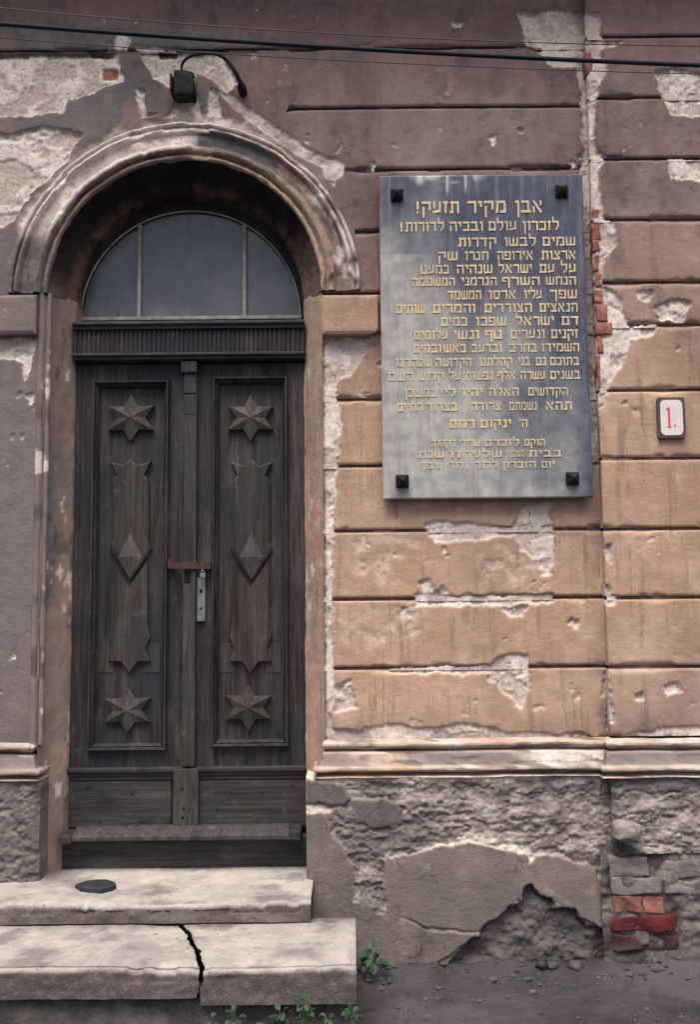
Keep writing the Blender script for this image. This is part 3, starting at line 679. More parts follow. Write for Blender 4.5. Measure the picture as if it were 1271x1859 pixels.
# ---- plinth with its moulding
MZ0, MZ1 = P(850, 1410, -.07)[1], P(850, 1341, -.02)[1]
PLX = P(556, 1500, -.07)[0]                                # left edge of the right-hand plinth
MH = MZ1 - MZ0
mprof = [(0, 1.0), (.012, .985), (.030, .96), (.040, .90), (.040, .83), (.030, .765), (.014, .725), (.010, .69), (.032, .665), (.040, .62), (.044, .52), (.050, .40), (.056, .33), (.072, .305), (.082, .27), (.084, .20), (.076, .155), (.050, .12), (.044, .06), (.070, .035), (.080, .0)]
def sub(pts, st):
    o = []
    for a, b in zip(pts[:-1], pts[1:]):
        n_ = max(1, int(math.hypot(b[0] - a[0], b[1] - a[1]) / st))
        for t in range(n_): o.append((a[0] + (b[0] - a[0]) * t / n_, a[1] + (b[1] - a[1]) * t / n_))
    return o + [pts[-1]]
def moulding(path_fn, greyness, seed):
    """path_fn(o) -> plan polyline for a profile point standing out by o"""
    base = path_fn(0.0); L = [max(2, int(math.hypot(b[0] - a[0], b[1] - a[1]) / .008)) for a, b in zip(base[:-1], base[1:])]
    pr = dense(mprof, 3); rows = []
    for o, zf in pr:
        pl = path_fn(o); r = []
        for (a, b), n_ in zip(zip(pl[:-1], pl[1:]), L):
            for t in range(n_): r.append((a[0] + (b[0] - a[0]) * t / n_, a[1] + (b[1] - a[1]) * t / n_, MZ0 + MH * zf))
        r.append((*pl[-1], MZ0 + MH * zf)); rows.append(r)
    A = np.array(rows); nr, nc, _ = A.shape; A = A.reshape(-1, 3)
    X, Y, Z = A[:, 0], A[:, 1], A[:, 2]
    u = X + Y * 1.7
    A[:, 1] += fbm(u, Z * 2, 9, 4, seed) * .010 + fbm(u, Z, 40, 3, seed + 1) * .005
    A[:, 2] += fbm(u, Z * .6, 7, 4, seed + 2) * .009
    zf = (Z - MZ0) / MH
    pale = np.clip(.45 + fbm(u, Z * 3, 5, 4, seed + 3) * 1.7, 0, 1) * (1 - greyness * .5)
    band = sst(.28, .34, zf) * sst(.70, .62, zf) * sst(-.12, .05, fbm(u, Z, 2.2, 3, seed + 4))
    grey = np.clip(np.maximum(band * .9, greyness * .8), 0, 1); pale = pale * (1 - band * .85)
    dirt = sst(.05, .2, fbm(u, Z * 6, 7, 4, seed + 5)) * .7
    dirt = np.maximum(dirt, np.maximum(np.exp(-((zf - .705) / .03) ** 2), np.exp(-((zf - .09) / .04) ** 2)) * (.7 + .6 * fbm(u, Z, 6, 3, seed + 6)))  # undercut shade of both notches painted in as dark bands
    q = np.array([[i * nc + j, i * nc + j + 1, (i + 1) * nc + j + 1, (i + 1) * nc + j] for i in range(nr - 1) for j in range(nc - 1)])
    mesh_obj('plinth_moulding', A, q, 'plaster', FAC, True, dict(pale=pale, grey=grey, tan=np.full(len(X), .85), brick=np.zeros(len(X)), dirt=np.clip(dirt, 0, 1)), fix=False)
mxl = P(600, 1345, -.01)[0]; 
moulding(lambda o: [(mxl - o * .9, .20), (mxl - o * .9, -o), (SEAM + .01, -o)], .05, 201)
moulding(lambda o: [(SEAM - o * .8, -o + .03), (SEAM - o * .8, -PJ - o), (XR, -PJ - o)], .45, 221)
mxr = P(50, 1352, -.01)[0]
moulding(lambda o: [(XL, -o), (mxr + o * .9, -o), (mxr + o * .9, .20)], .75, 241)

SM_A = [(705, 1556), (770, 1551), (850, 1529), (905, 1540), (950, 1554), (957, 1568), (966, 1556), (1000, 1556), (1068, 1562), (1092, 1600), (1095, 1692), (1050, 1670), (1000, 1640), (960, 1612), (925, 1645), (880, 1692), (790, 1684), (705, 1662), (700, 1600)]
SM_B = [(655, 1668), (710, 1664), (790, 1688), (876, 1696), (828, 1724), (770, 1760), (640, 1770), (640, 1690)]
SM_C = [(530, 1480), (590, 1478), (610, 1520), (640, 1570), (648, 1640), (700, 1664), (655, 1700), (640, 1790), (530, 1790)]
SM_D = [(530, 1424), (604, 1424), (622, 1428), (640, 1450), (632, 1466), (600, 1466), (570, 1462), (530, 1466)]
SM_E = [(640, 1455), (700, 1450), (735, 1470), (730, 1500), (680, 1510), (650, 1490)]
PALE_PL = [[(640, 1588), (655, 1578), (700, 1556), (706, 1545), (780, 1536), (850, 1512), (930, 1530), (985, 1542), (1000, 1555), (955, 1572), (948, 1557), (850, 1532), (770, 1554), (706, 1560), (690, 1590), (665, 1600), (650, 1605)],
           [(530, 1464), (570, 1462), (610, 1470), (590, 1480), (530, 1484)], [(553, 1410), (1090, 1410), (1090, 1422), (900, 1420), (620, 1424), (553, 1422)], [(640, 1590), (660, 1570), (650, 1660), (640, 1640)]]
DEEP = [[(752, 1775), (790, 1747), (826, 1728), (846, 1706), (864, 1705), (880, 1686), (906, 1672), (916, 1646), (938, 1641), (949, 1617), (962, 1611), (980, 1630), (1003, 1636), (1014, 1654), (1041, 1660), (1056, 1684), (1078, 1690), (1100, 1702), (1112, 1790), (760, 1795)]]
def pl_attr(plane, right=False):
    def af(X, Z):
        patch = poly_mask(X, Z, [SM_A, SM_B, SM_C, SM_D, SM_E], plane, .026, .005, 6, 301)
        deep = poly_mask(X + fbm(X, Z, 5, 4, 361) * .13, Z + fbm(X, Z, 5, 4, 362) * .11, DEEP, plane, .026, .006, 6, 301)
        pale = poly_mask(X, Z, PALE_PL, plane, .02, .008, 9, 309) * (1 - patch)
        patch = patch * (1 - deep)
        o = np.zeros_like(X)
        wet = np.maximum(poly_mask(X, Z, [SM_D, [(1138, 1414), (1330, 1410), (1330, 1440), (1160, 1442)], SM_E], plane, .02, .01, 9, 311) * .85,
                         poly_mask(X, Z, [SM_C, SM_B], plane, .03, .03, 6, 312) * .35)
        gz = P(850, 1730, plane)[1]
        wet = np.maximum(wet, .8 * sst(.16, .0, Z + fbm(X, Z, 5, 3, 314) * .12))
        if not right: wet = np.maximum(wet, deep * .97)
        wet = np.maximum(wet, (1 - patch) * sst(-.03, .14, fbm(X, Z * 1.3, 3.5, 5, 363, .6)) * .68)
        if plane == -.072: wet = np.maximum(wet, .75); patch = np.maximum(patch, sst(-.1, .1, fbm(X, Z, 4, 3, 340)))
        nn = fbm(X, Z * 2.6, 8, 5, 315)
        dirt = sst(.10, .24, nn) * (1 - patch) * .6 + patch * (sst(.08, .26, fbm(X, Z * .7, 7, 5, 344, .65)) * .5 + np.exp(-(fbm(X, Z, 3.2, 4, 345) / .006) ** 2) * .45)
        if right: dirt = np.maximum(dirt, poly_mask(X, Z, [[(1095, 1540), (1110, 1525), (1160, 1540), (1190, 1560), (1330, 1562), (1330, 1572), (1180, 1570), (1140, 1552), (1105, 1560)]], plane, .01, .006, 9, 317) * .9)
        X_, Z_ = X, Z; X = X_ + fbm(X_, Z_, 5, 4, 361) * .13; Z = Z_ + fbm(X_, Z_, 5, 4, 362) * .11
        cr = poly_sd(X + fbm(X, Z, 6, 4, 302) * .052 + fbm(X, Z, 42, 2, 306) * .0156, Z + fbm(X, Z, 6, 4, 303) * .052 + fbm(X, Z, 42, 2, 307) * .0156, [P(a, b, plane) for a, b in DEEP[0]])
        X, Z = X_, Z_
        if not right: dirt = np.maximum(dirt, np.exp(-(cr / .010) ** 2) * (Z > .05) * .95)
        return dict(patch=patch, pale=pale, wet=wet, dirt=dirt, deep=deep if not right else o)
    return af
def pl_h(xe):
    def hf(X, Z, a):
        strat = fbm(X, Z * 2.6, 5, 6, 321, .58) * .036 + fbm(X, Z * 1.5, 30, 4, 322) * .008
        smooth = fbm(X, Z, 5, 4, 323) * .010 + fbm(X, Z, 40, 3, 324) * .0022 + .007
        h = (strat - .009 * np.exp(-(fbm(X, Z * 1.8, 6, 5, 364, .65) / .05) ** 2) + fbm(X, Z, 75, 2, 365) * .009) * (1 - a['patch']) + smooth * a['patch'] - .004
        rub = fbm(X, Z, 11, 5, 325, .6) * .075 - .034
        h = h * (1 - a['deep']) + rub * a['deep']
        for e in xe:
            h = h - .018 * np.exp(-((X - e) / .016) ** 2) * (1 + fbm(X, Z, 9, 3, 326))
        return h
    return hf
PZT = MZ0 + .004
sheet('plinth', np.concatenate([[PLX, PLX + .003], np.arange(PLX + .006, SEAM + .01, .0055)]), np.arange(-.05, PZT, .0055), -.07, pl_h((PLX,)), pl_attr(-.07), 'plinth', FAC, back=.40)
PSX = SEAM - .02; BRX = P(1112, 1600, -.12)[0]; BRZ = P(1170, 1552, -.12)[1]
sheet('plinth', np.concatenate([np.arange(PSX, xr1, .0055), np.arange(xr1 + .05, XR, .12)]), np.arange(-.05, PZT, .0055), -.12, pl_h((PSX,)), pl_attr(-.12, True), 'plinth', FAC,
      keep=lambda X, Z: ~((X > BRX + fbm(X, Z, 12, 3, 331) * .03) & (X < BRX + .62) & (Z < BRZ + fbm(X, Z, 9, 3, 332) * .03)), back=.12)
PLL = P(70, 1480, -.07)[0]
sheet('plinth', np.concatenate([np.arange(XL, xin0, .12), np.arange(xin0 + .02, PLL, .0055)]), np.arange(-.05, PZT, .0055), -.072, pl_h((PLL,)), pl_attr(-.072), 'plinth', FAC, back=.40)

# ---- bricks that show through the plaster
def brick(px0, px1, py0, py1, plane, mat, deep=.08, seed=0, amp=.006):
    x0 = P(px0, (py0 + py1) / 2, plane)[0]; x1 = P(px1, (py0 + py1) / 2, plane)[0]; z1 = P((px0 + px1) / 2, py0, plane)[1]; z0 = P((px0 + px1) / 2, py1, plane)[1]
    return rough_block('brick', x0, x1, plane, plane + deep, z0, z1, mat, FAC, amp, .004, 7, seed)
for i, (a, b, c, d, y, m_) in enumerate([
    (1109, 1180, 1557, 1591, -.108, 'brick_pale'), (1184, 1300, 1562, 1592, -.100, 'brick_pale'),
    (1112, 1204, 1595, 1622, -.110, 'brick_pale'), (1208, 1300, 1598, 1624, -.100, 'brick_pale'),
    (1117, 1166, 1628, 1658, -.107, 'brick'), (1168, 1206, 1629, 1659, -.098, 'brick'),
    (1111, 1229, 1664, 1691, -.112, 'brick_deep'),
    (1114, 1171, 1696, 1725, -.102, 'brick_dull'), (1174, 1232, 1697, 1725, -.104, 'brick_dull')]): brick(a, b, c, d, y, m_, .09, 400 + i * 7, .016)
def mb_attr(X, Z):
    o = np.zeros_like(X); return dict(patch=o, pale=sst(.1, .2, fbm(X, Z, 9, 3, 351)) * .3, wet=o + .55 + .4 * sst(.3, .1, Z), dirt=sst(-.1, .15, fbm(X, Z, 10, 4, 352)) * .85, deep=o)
sheet('mortar_bed', np.arange(BRX - .04, xr1 + .3, .007), np.arange(-.05, BRZ + .04, .007), -.090, lambda X, Z, a: fbm(X, Z, 12, 5, 353, .6) * .06 + .007, mb_attr, 'plinth', FAC, noskirt=True)
for i, (a, b, c, d) in enumerate([(1064, 1076, 96, 134), (1078, 1087, 380, 401), (1077, 1092, 405, 434), (1078, 1089, 437, 456), (1079, 1087, 460, 492), (1081, 1093, 495, 521), (1082, 1095, 525, 549), (1083, 1104, 553, 582), (1083, 1113, 585, 607), (1085, 1096, 611, 640), (1086, 1091, 645, 702)]):
    # bricks of the corner: they sit in the corner of the projecting strip, flush with the bare mortar
    brick(a, b, c, d, -.0425, 'brick', .06, 500 + i * 5, .009)
def bev(v):
    c0 = 1.0
    return None
bx0, bz1 = P(1112, 1490, -.15); bx1, bz0 = P(1166, 1530, -.15)
bm = bmesh.new(); bmesh.ops.create_icosphere(bm, subdivisions=4, radius=1)
A = np.array([v.co[:] for v in bm.verts]); pw = np.sign(A) * np.abs(A) ** .62
nn = fbm(A[:, 0] + A[:, 1], A[:, 2] + A[:, 1] * .5, 2.2, 4, 601) * .35 + 1
for v, p_, k_ in zip(bm.verts, pw, nn): v.co = ((bx0 + bx1) / 2 + p_[0] * k_ * (bx1 - bx0) * .48 + p_[2] * .006, -.142 + p_[1] * k_ * .05, (bz0 + bz1) / 2 + p_[2] * k_ * (bz1 - bz0) * .46 - p_[0] * .008)
V = [v.co[:] for v in bm.verts]; Fc = [[v.index for v in f.verts] for f in bm.faces]; bm.free()
mesh_obj('fieldstone', V, Fc, 'boulder', FAC, True)

# ---- roof overhang, unseen and added to darken the upper wall
ev = MB(); zE = 4.86
ev.box(XL, XR, -.42, .5, zE, zE + .06, .006)
ev.build('shade_eaves_board', 'shade_eaves', FAC)
pr = [(-.02, zE - .30), (-.05, zE - .28), (-.07, zE - .22), (-.16, zE - .14), (-.20, zE - .06), (-.20, zE), (.02, zE), (.02, zE - .30)]
V = [(x, y, z) for x in (XL, XR) for y, z in pr]; n = len(pr)
mesh_obj('shade_cornice', V, [[i, (i + 1) % n, n + (i + 1) % n, n + i] for i in range(n)] + [list(range(n)), list(range(n, 2 * n))], 'shade_eaves', FAC)

# ================================================================== THE DOOR
DOOR = thing('arched_double_door', (P(345, 1500, YD)[0], YD, P(345, 1575, YD)[1]), 'weathered dark oak double door with carved six-pointed stars under a fanlight', 'door')
def D(px, py, y=YD): return P(px, py, y)
def leaf(px0, px1, cx_top, cx_mid, cx_bot, mo, seed):
    """px0..px1 leaf edges at mid height; mo = outer panel moulding (xl_top, xr_top, y_top, xl_bot, xr_bot, y_bot)"""
    mb = MB(); x0 = D(px0, 1080)[0]; x1 = D(px1, 1080)[0]; z1 = D(345, 660)[1]; z0 = D(345, 1503)[1]
    ix0 = D((mo[0] + mo[3]) / 2 + 6, 1020)[0]; ix1 = D((mo[1] + mo[4]) / 2 - 6, 1020)[0]; iz1 = D(345, mo[2] + 8)[1]; iz0 = D(345, mo[5] - 8)[1]
    mb.box(x0, ix0, YD, YD + .05, z0, z1, .002); mb.box(ix1, x1, YD, YD + .05, z0, z1, .002)
    mb.box(ix0, ix1, YD + .0015, YD + .05, iz1, z1, .002); mb.box(ix0, ix1, YD + .0015, YD + .05, z0, iz0, .002)
    L = mb.build('door_leaf', 'wood', DOOR)
    mb = MB(); yp = YD + .018; w = (ix1 - ix0) / 3
    for k in range(3): mb.box(ix0 + w * k, ix0 + w * (k + 1), yp + .001 * (k % 2), yp + .03, iz0, iz1, .0012)
    mb.build('panel', 'wood', L)
    # raised moulding round the panel: four mitred strips
    ox0 = D((mo[0] + mo[3]) / 2, 1020)[0]; ox1 = D((mo[1] + mo[4]) / 2, 1020)[0]; oz1 = D(345, mo[2])[1]; oz0 = D(345, mo[5])[1]
    prof_ = [(-.002, 0), (.000, -.016), (.006, -.033), (.012, -.032), (.016, -.014), (.021, -.018), (.025, -.012), (.030, .006), (.032, .02)]
    V = []; n_ = len(prof_)
    for cx_, cz_, sx, sz in ((ox0, oz0, 1, 1), (ox1, oz0, -1, 1), (ox1, oz1, -1, -1), (ox0, oz1, 1, -1)):
        V += [(cx_ + sx * t, YD + y, cz_ + sz * t) for t, y in prof_]
    Fc = [[i * n_ + j, i * n_ + j + 1, ((i + 1) % 4) * n_ + j + 1, ((i + 1) % 4) * n_ + j] for i in range(4) for j in range(n_ - 1)]
    mesh_obj('panel_moulding', V, Fc, 'wood', L)
    def star(cpx, cpy, rx=42, ry=43):
        c = D(cpx, cpy, yp - .02); e = D(cpx + rx, cpy, yp - .02)[0] - c[0]; h = c[1] - D(cpx, cpy + ry, yp - .02)[1]
        pts = []; rj = random.Random(int(cpx * 7 + cpy))
        for k in range(12):
            a = math.pi / 2 + k * math.pi / 6; r = 1 if k % 2 == 0 else .56
            jx, jz = rj.uniform(-.0022, .0022), rj.uniform(-.0022, .0022)
            pts.append((c[0] + e * 1.13 * r * math.cos(a) + jx, c[1] + h * r * math.sin(a) + jz))
        MB().prism(pts, yp - .024, yp + .005, 0, apex=yp - .044).build('star', 'wood_star', L)
    star(cx_top, 759); star(cx_bot, 1289 if seed == 1 else 1284)
    y_f = yp - .026
    cu = cx_mid; hw = 37.5
    up = [(cu - hw, 838), (cu - 13, 845), (cu, 833), (cu + 13, 845), (cu + hw, 838), (cu + 26, 863), (cu + 33, 872), (cu + 33, 985), (cu + hw + 1, 996), (cu, 1054), (cu - hw - 1, 996), (cu - 33, 985), (cu - 33, 872), (cu - 26, 863)]
    if seed == 1: up = [(a, b - 1) for a, b in up]
    MB().prism([D(a, b, y_f) for a, b in up], y_f, yp + .005, .005).build('long_star_upper', 'wood_star', L)
    lo = [(cu - 33, 1018), (cu, 1066), (cu + 33, 1018), (cu + 33, 1140), (cu + 38, 1154), (cu + 29, 1176), (cu + 38, 1200), (cu + 15, 1200), (cu, 1221), (cu - 15, 1200), (cu - 38, 1200), (cu - 29, 1176), (cu - 38, 1154), (cu - 33, 1140)]
    mbx = MB(); c2 = [D(a - 4, b, y_f + .004) for a, b in lo]
    # outline is concave at the top, so it is filled as two halves
    half = [[lo[0], lo[1], lo[8], lo[9], lo[10], lo[11], lo[12], lo[13]], [lo[1], lo[2], lo[3], lo[4], lo[5], lo[6], lo[7], lo[8]]]
    for hpts in half: mbx.prism([D(a - 2, b, y_f + .004) for a, b in hpts], y_f + .004, yp + .005, 0)
    mbx.build('long_star_lower', 'wood_star', L)
    MB().prism([D(a, b, y_f - .001) for a, b in ((cu, 968), (cu + 22, 1012), (cu, 1050), (cu - 22, 1012))], y_f - .0005, y_f + .003, 0, apex=y_f - .018).build('diamond', 'wood_pale', L)
    for s_ in (-1, 1):
        xa, xb = sorted((cu - 2 + s_ * 28, cu - 2 + s_ * 56)); pbox(xa, xb, 1168, 1221, yp - .003, yp + .01, .001).build('patch_board', 'wood_patch', L)
    # rail moulding and bottom board
    bx_ = MB(); zr1 = D(345, 1391)[1]; zr0 = D(345, 1413)[1]; hh = zr1 - zr0
    bx_.box(x0, x1, YD - .030, YD + .01, zr0 + hh * .58, zr1, .007); bx_.box(x0, x1, YD - .016, YD + .01, zr0 + hh * .26, zr0 + hh * .58, .004); bx_.box(x0, x1, YD - .008, YD + .01, zr0 - .004, zr0 + hh * .26, .003)
    bx_.build('rail_moulding', 'wood_h', L)
    ka, kb = (x0 + .012, D(311, 1450)[0]) if seed == 1 else (D(361, 1450)[0], x1 - .004)
    MB().box(ka, kb, YD - .008, YD + .01, D(345, 1500)[1], D(345, 1417)[1], .004).build('bottom_board', 'wood_h', L)
    nl = MB()
    rnd = random.Random(seed)
    for _ in range(5):
        nx = rnd.uniform(ka + .05, kb - .05); nz = D(345, rnd.choice((1428, 1440, 1470, 1490)))[1]
        nl.box(nx - .005, nx + .005, YD - .0095, YD - .004, nz - .005, nz + .005, .002)
    nl.build('nail', 'iron', L)
    return L
LL = leaf(127, 343, 237, 236, 231, (169, 309, 691, 159, 303, 1361), 1)
RL = leaf(345, 556, 455, 456, 450.5, (388, 524, 686, 381, 524, 1356), 2)
# meeting strip with its blocks
ms = pbox(332, 355, 672, 1392, YD - .036, YD + .01, .005).build('meeting_strip', 'wood_patch', DOOR)
pbox(328, 357, 655, 676, YD - .055, YD + .005, .006).build('cap_block', 'wood', ms)
pbox(333, 355, 679, 714, YD - .042, YD - .02, .004).build('cap_block', 'wood', ms)
pbox(333, 355, 717, 753, YD - .038, YD - .02, .004).build('cap_block', 'wood', ms)
bs = pbox(314, 359, 1396, 1500, YD - .036, YD + .01, .004).build('bottom_strip', 'wood_pale', DOOR)
for a, b in ((330, 1432), (333, 1468), (331, 1484)):
    x, z = D(a, b, YD - .037); MB().box(x - .006, x + .006, YD - .039, YD - .03, z - .006, z + .006, .002).build('screw', 'iron', bs)
for a, b, c, d in ((128, 141, 660, 1503), (548, 562, 660, 1503)): pbox(a, b, c, d, YD - .004, YD + .05, .003).build('door_frame', 'wood', DOOR)
# lintel with its fluted frieze
YLn = YD - .055
lx0, lx1 = IXL - .004, IXR + .006
zz = lambda py, y=YLn: P(345, py, y)[1]
mb = MB(); mb.box(lx0, lx1, YLn + .006, YD + .09, zz(641), zz(598)); LN = mb.build('lintel', 'wood_h', DOOR)
mb = MB(); mb.box(lx0, lx1, YLn - .03, YD + .09, zz(591), zz(585), .005); mb.box(lx0, lx1, YLn - .016, YD + .085, zz(598), zz(591), .003); mb.build('lintel_cornice', 'wood_h', LN)
mb = MB(); mb.box(lx0, lx1, YLn - .018, YD + .088, zz(646), zz(641), .003); mb.box(lx0, lx1, YLn - .004, YD + .086, zz(652), zz(646), .003); mb.build('lintel_fillet', 'wood_h', LN)
fz0, fz1 = zz(640.5), zz(598.5); nfl = 50; fw = (lx1 - lx0) / nfl
V = []; 
for z in (0, fz1 - fz0):
    for k in range(7):
        a = math.pi * k / 6; V.append((-math.cos(a) * fw * .40, -math.sin(a) * .012, z))
Fc = [[k, k + 1, 8 + k, 7 + k] for k in range(6)] + [list(range(7)), list(range(7, 14))]
fme = None
for k in range(nfl):
    if fme is None:
        fme = bpy.data.meshes.new('flute'); fme.from_pydata(V, [], Fc); fme.materials.append(MT['wood'])
    o = bpy.data.objects.new('flute', fme); o.location = (lx0 + fw * (k + .5), YLn + .007, fz0); link(o, LN)
# fanlight
YG = YD + .085
gcx, gz = P(346, 580, YG); gR = P(548, 580, YG)[0] - gcx; gz0 = P(346, 577, YG)[1]
FAN = thing('tmp', (0, 0, 0), 'x', 'x'); bpy.data.objects.remove(FAN)
V = []; Fc = []; n = 64; r_in, r_out = gR * .975, IR + .03
fcz = gz0
ringp = [(r_out, YG - .02), (gR * 1.06, YG - .02), (gR * 1.035, YG - .012), (gR * 1.0, YG - .012), (r_in, YG - .002), (r_in, YG + .03)]
rx = lambda r: r
for k in range(n + 1):
    a = math.pi * k / n
    for r, y in ringp: V.append((gcx + r * math.cos(a), y, fcz + r * math.sin(a) * (1.0 if r < r_out else 1.06)))
q_ = len(ringp); Fc = [[i * q_ + j, i * q_ + j + 1, (i + 1) * q_ + j + 1, (i + 1) * q_ + j] for i in range(n) for j in range(q_ - 1)]
fan = mesh_obj('fanlight', V, Fc, 'frame_dark', DOOR, True)
V = []
bead = [(gR * .992, YG - .013), (gR * .985, YG - .019), (gR * .975, YG - .013)]
for k in range(n + 1):
    a = math.pi * k / n
    for r, y in bead: V.append((gcx + r * math.cos(a), y, fcz + r * math.sin(a)))
mesh_obj('arch_bead', V, [[i * 3 + j, i * 3 + j + 1, (i + 1) * 3 + j + 1, (i + 1) * 3 + j] for i in range(n) for j in range(2)], 'frame', fan, True)
bars = [P(253, 560, YG)[0], P(444, 560, YG)[0]]
for i, bx_ in enumerate(bars):
    zt = fcz + math.sqrt(max(0, r_in ** 2 - (bx_ - gcx) ** 2)); MB().box(bx_ - .0095, bx_ + .0095, YG - .018, YG + .012, fcz, zt, .003).build('glazing_bar', 'frame', fan)
MB().box(gcx - gR * 1.0, gcx + gR * 1.0, YG - .024, YG + .012, fcz - .016, fcz + .002, .003).build('bottom_rail', 'frame', fan)
edges = [gcx - r_in] + bars + [gcx + r_in]
for i in range(3):
    xa, xb = edges[i], edges[i + 1]; pts = [(xa, fcz)]; 
    tp = [(x, fcz + math.sqrt(max(1e-6, r_in ** 2 - (x - gcx) ** 2))) for x in np.linspace(xb, xa, 20)]
    pts = [(xa, fcz), (xb, fcz)] + tp
    tilt = (.002, -.001, .0015)[i]
    MB().prism(pts, YG + .004 + tilt, YG + .008 + tilt).build('pane', 'glass', fan)
MB().box(IXL - .02, IXR + .02, YD + .125, YD + .15, .25, ARC_Z + IR + .04).build('door_backing', 'dark', DOOR)
# weather bar and threshold board
YW = YD - .12
wx0, wx1 = P(105, 1512, YW)[0], P(546, 1512, YW)[0]
wz0, wz1 = P(345, 1527, YW)[1], P(345, 1500, YD - .05)[1]
prw = [(YD + .0, wz1), (YD - .05, wz1), (YW + .012, wz0 + (wz1 - wz0) * .52), (YW, wz0 + (wz1 - wz0) * .40), (YW, wz0 + .006), (YW + .006, wz0), (YD, wz0)]
V = [(x, y, z) for x in (wx0 + .06, wx1 - .055) for y, z in prw]; n = len(prw)
wb = mesh_obj('weather_bar', V, [[i, (i + 1) % n, n + (i + 1) % n, n + i] for i in range(n)] + [list(range(n)), list(range(n, 2 * n))], 'wood_patch', DOOR)
MB().box(wx0, wx0 + .0595, YW - .006, YD + .0, wz0 - .008, wz0 + (wz1 - wz0) * .62, .008).build('bar_end', 'wood_h', wb)
MB().box(wx1 - .0545, wx1, YW - .004, YD + .0, wz0 - .004, wz0 + (wz1 - wz0) * .85, .008).build('bar_end', 'wood_h', wb)
YT = YD - .045; TRZ = P(345, 1577, YT)[1]
rough_block('threshold_board', P(100, 1550, YT)[0], IXR + .03, YT, YD + .06, TRZ - .02, wz0 + .002, 'wood_h', DOOR, .003, .008, 8, 7)
# rusty hasp, key plate
YH = YD - .040
hp = pbox(309, 372, 1021, 1033, YH - .005, YH, .002).build('hasp', 'rust', DOOR)
pbox(304, 314, 1016, 1032, YH - .004, YD + .005, .002).build('hasp_hinge', 'rust', hp)
pbox(363, 382, 1018, 1034, YH - .014, YD + .004, .004).build('hasp_staple', 'rust', hp)
pbox(331, 346, 1036, 1060, YH + .004, YD - .01, .001).build('rust_plate', 'rust', hp)
kp = pbox(357, 372, 1048, 1128, YD - .020, YD + .005, .003).build('key_plate', 'steel', DOOR)
for a, b, r in ((364.5, 1073, .0075), (364.5, 1105, .005)):
    x, z = P(a, b, YD - .0205); pts = [(x + r * math.cos(t), z + r * 1.2 * math.sin(t)) for t in np.linspace(0, 2 * math.pi, 13)[:-1]]
    MB().prism(pts, YD - .0215, YD - .018).build('keyhole', 'hole', kp)
# padlock hanging from the hasp
x, z = P(368, 1043, YH - .012)
PL = thing('padlock', (x, YH - .012, z - .016), 'small pale metal padlock hanging from the rusty hasp', 'padlock')
MB().box(x - .012, x + .012, YH - .020, YH - .006, z - .014, z + .006, .003).build('lock_body', 'steel', PL)
MB().tube([(x + .008 * math.cos(t), YH - .013, z + .004 + .016 * math.sin(t)) for t in np.linspace(0, math.pi, 9)], .0025, 6).build('shackle', 'steel', PL)

# ================================================================== THE MEMORIAL PLAQUE
YP = -.055
c4 = [P(687, 322, YP), P(1057.5, 313, YP), P(1078, 899, YP), P(697.5, 909, YP)]
qx0, qx1 = (c4[0][0] + c4[3][0]) / 2, (c4[1][0] + c4[2][0]) / 2; qz1, qz0 = (c4[0][1] + c4[1][1]) / 2, (c4[2][1] + c4[3][1]) / 2
PQ = thing('memorial_plaque', ((qx0 + qx1) / 2, YP + .03, qz0), 'blue-grey stone memorial plaque with gilt Hebrew lettering bolted to the wall', 'plaque')
def paf(X, Z):
    u = (X - qx0) / (qx1 - qx0); v = (Z - qz0) / (qz1 - qz0)
    s = .70 - u * .62 - v * .80 + fbm(X * 3.2, Z * .8, 2.2, 4, 701) * .55 + fbm(X, Z, 7, 4, 702) * .30  # paler towards the lower left, broken into streaks
    s = s + .25 * np.exp(-((u - .1) / .12) ** 2) * (v < .75)
    bl = sst(-.22, .42, s) * sst(1.02, .90, u + fbm(X * 4, Z, 3, 3, 703) * .06)
    dr = sst(.975, .992, v + fbm(X, Z * .3, 14, 4, 704) * .03) * sst(.14, .2, u) * sst(.55, .42, u) * sst(-.15, .1, fbm(X, Z, 18, 3, 705)) * .7
    for uu, w, l in ((.335, .006, .06), (.425, .005, .05), (.20, .02, .02)): dr = np.maximum(dr, np.exp(-((u - uu) / w) ** 2) * sst(1 - l - .02, 1 - l * .5, v) * .8)
    bl = np.maximum(bl, .0)
    for uu, vv in ((.09, .93), (.91, .06), (.1, .045)):      # rust run-off below the bolts
        bl = bl * (1 - .6 * np.exp(-((u - uu + .01) / .035) ** 2) * sst(vv - .14, vv - .02, v) * (v < vv))
    return dict(pale_tone=np.clip(bl, 0, 1), drip=np.clip(dr, 0, 1))
sheet('stone_slab', lat(qx0, qx1, .007), lat(qz0, qz1, .007), YP, lambda X, Z, a: -.003 * np.exp(-(np.minimum(np.minimum(X - qx0, qx1 - X), np.minimum(Z - qz0, qz1 - Z)) / .0025) ** 2) + fbm(X, Z, 3, 3, 707) * .0012, paf, 'plaque', PQ, back=.035)
for a, b in ((721, 352), (1021.5, 345), (731, 873), (1041.5, 868)):
    x, z = P(a, b, YP - .02); w = .029
    mb = MB(); mb.box(x - w, x + w, YP - .012, YP + .0, z - w, z + w, .004)
    pts = [(x - w * .92, z - w * .92), (x + w * .92, z - w * .92), (x + w * .92, z + w * .92), (x - w * .92, z + w * .92)]
    mb.prism(pts, YP - .0115, YP - .008, 0, apex=YP - .048)
    mb.build('bolt', 'iron', PQ)
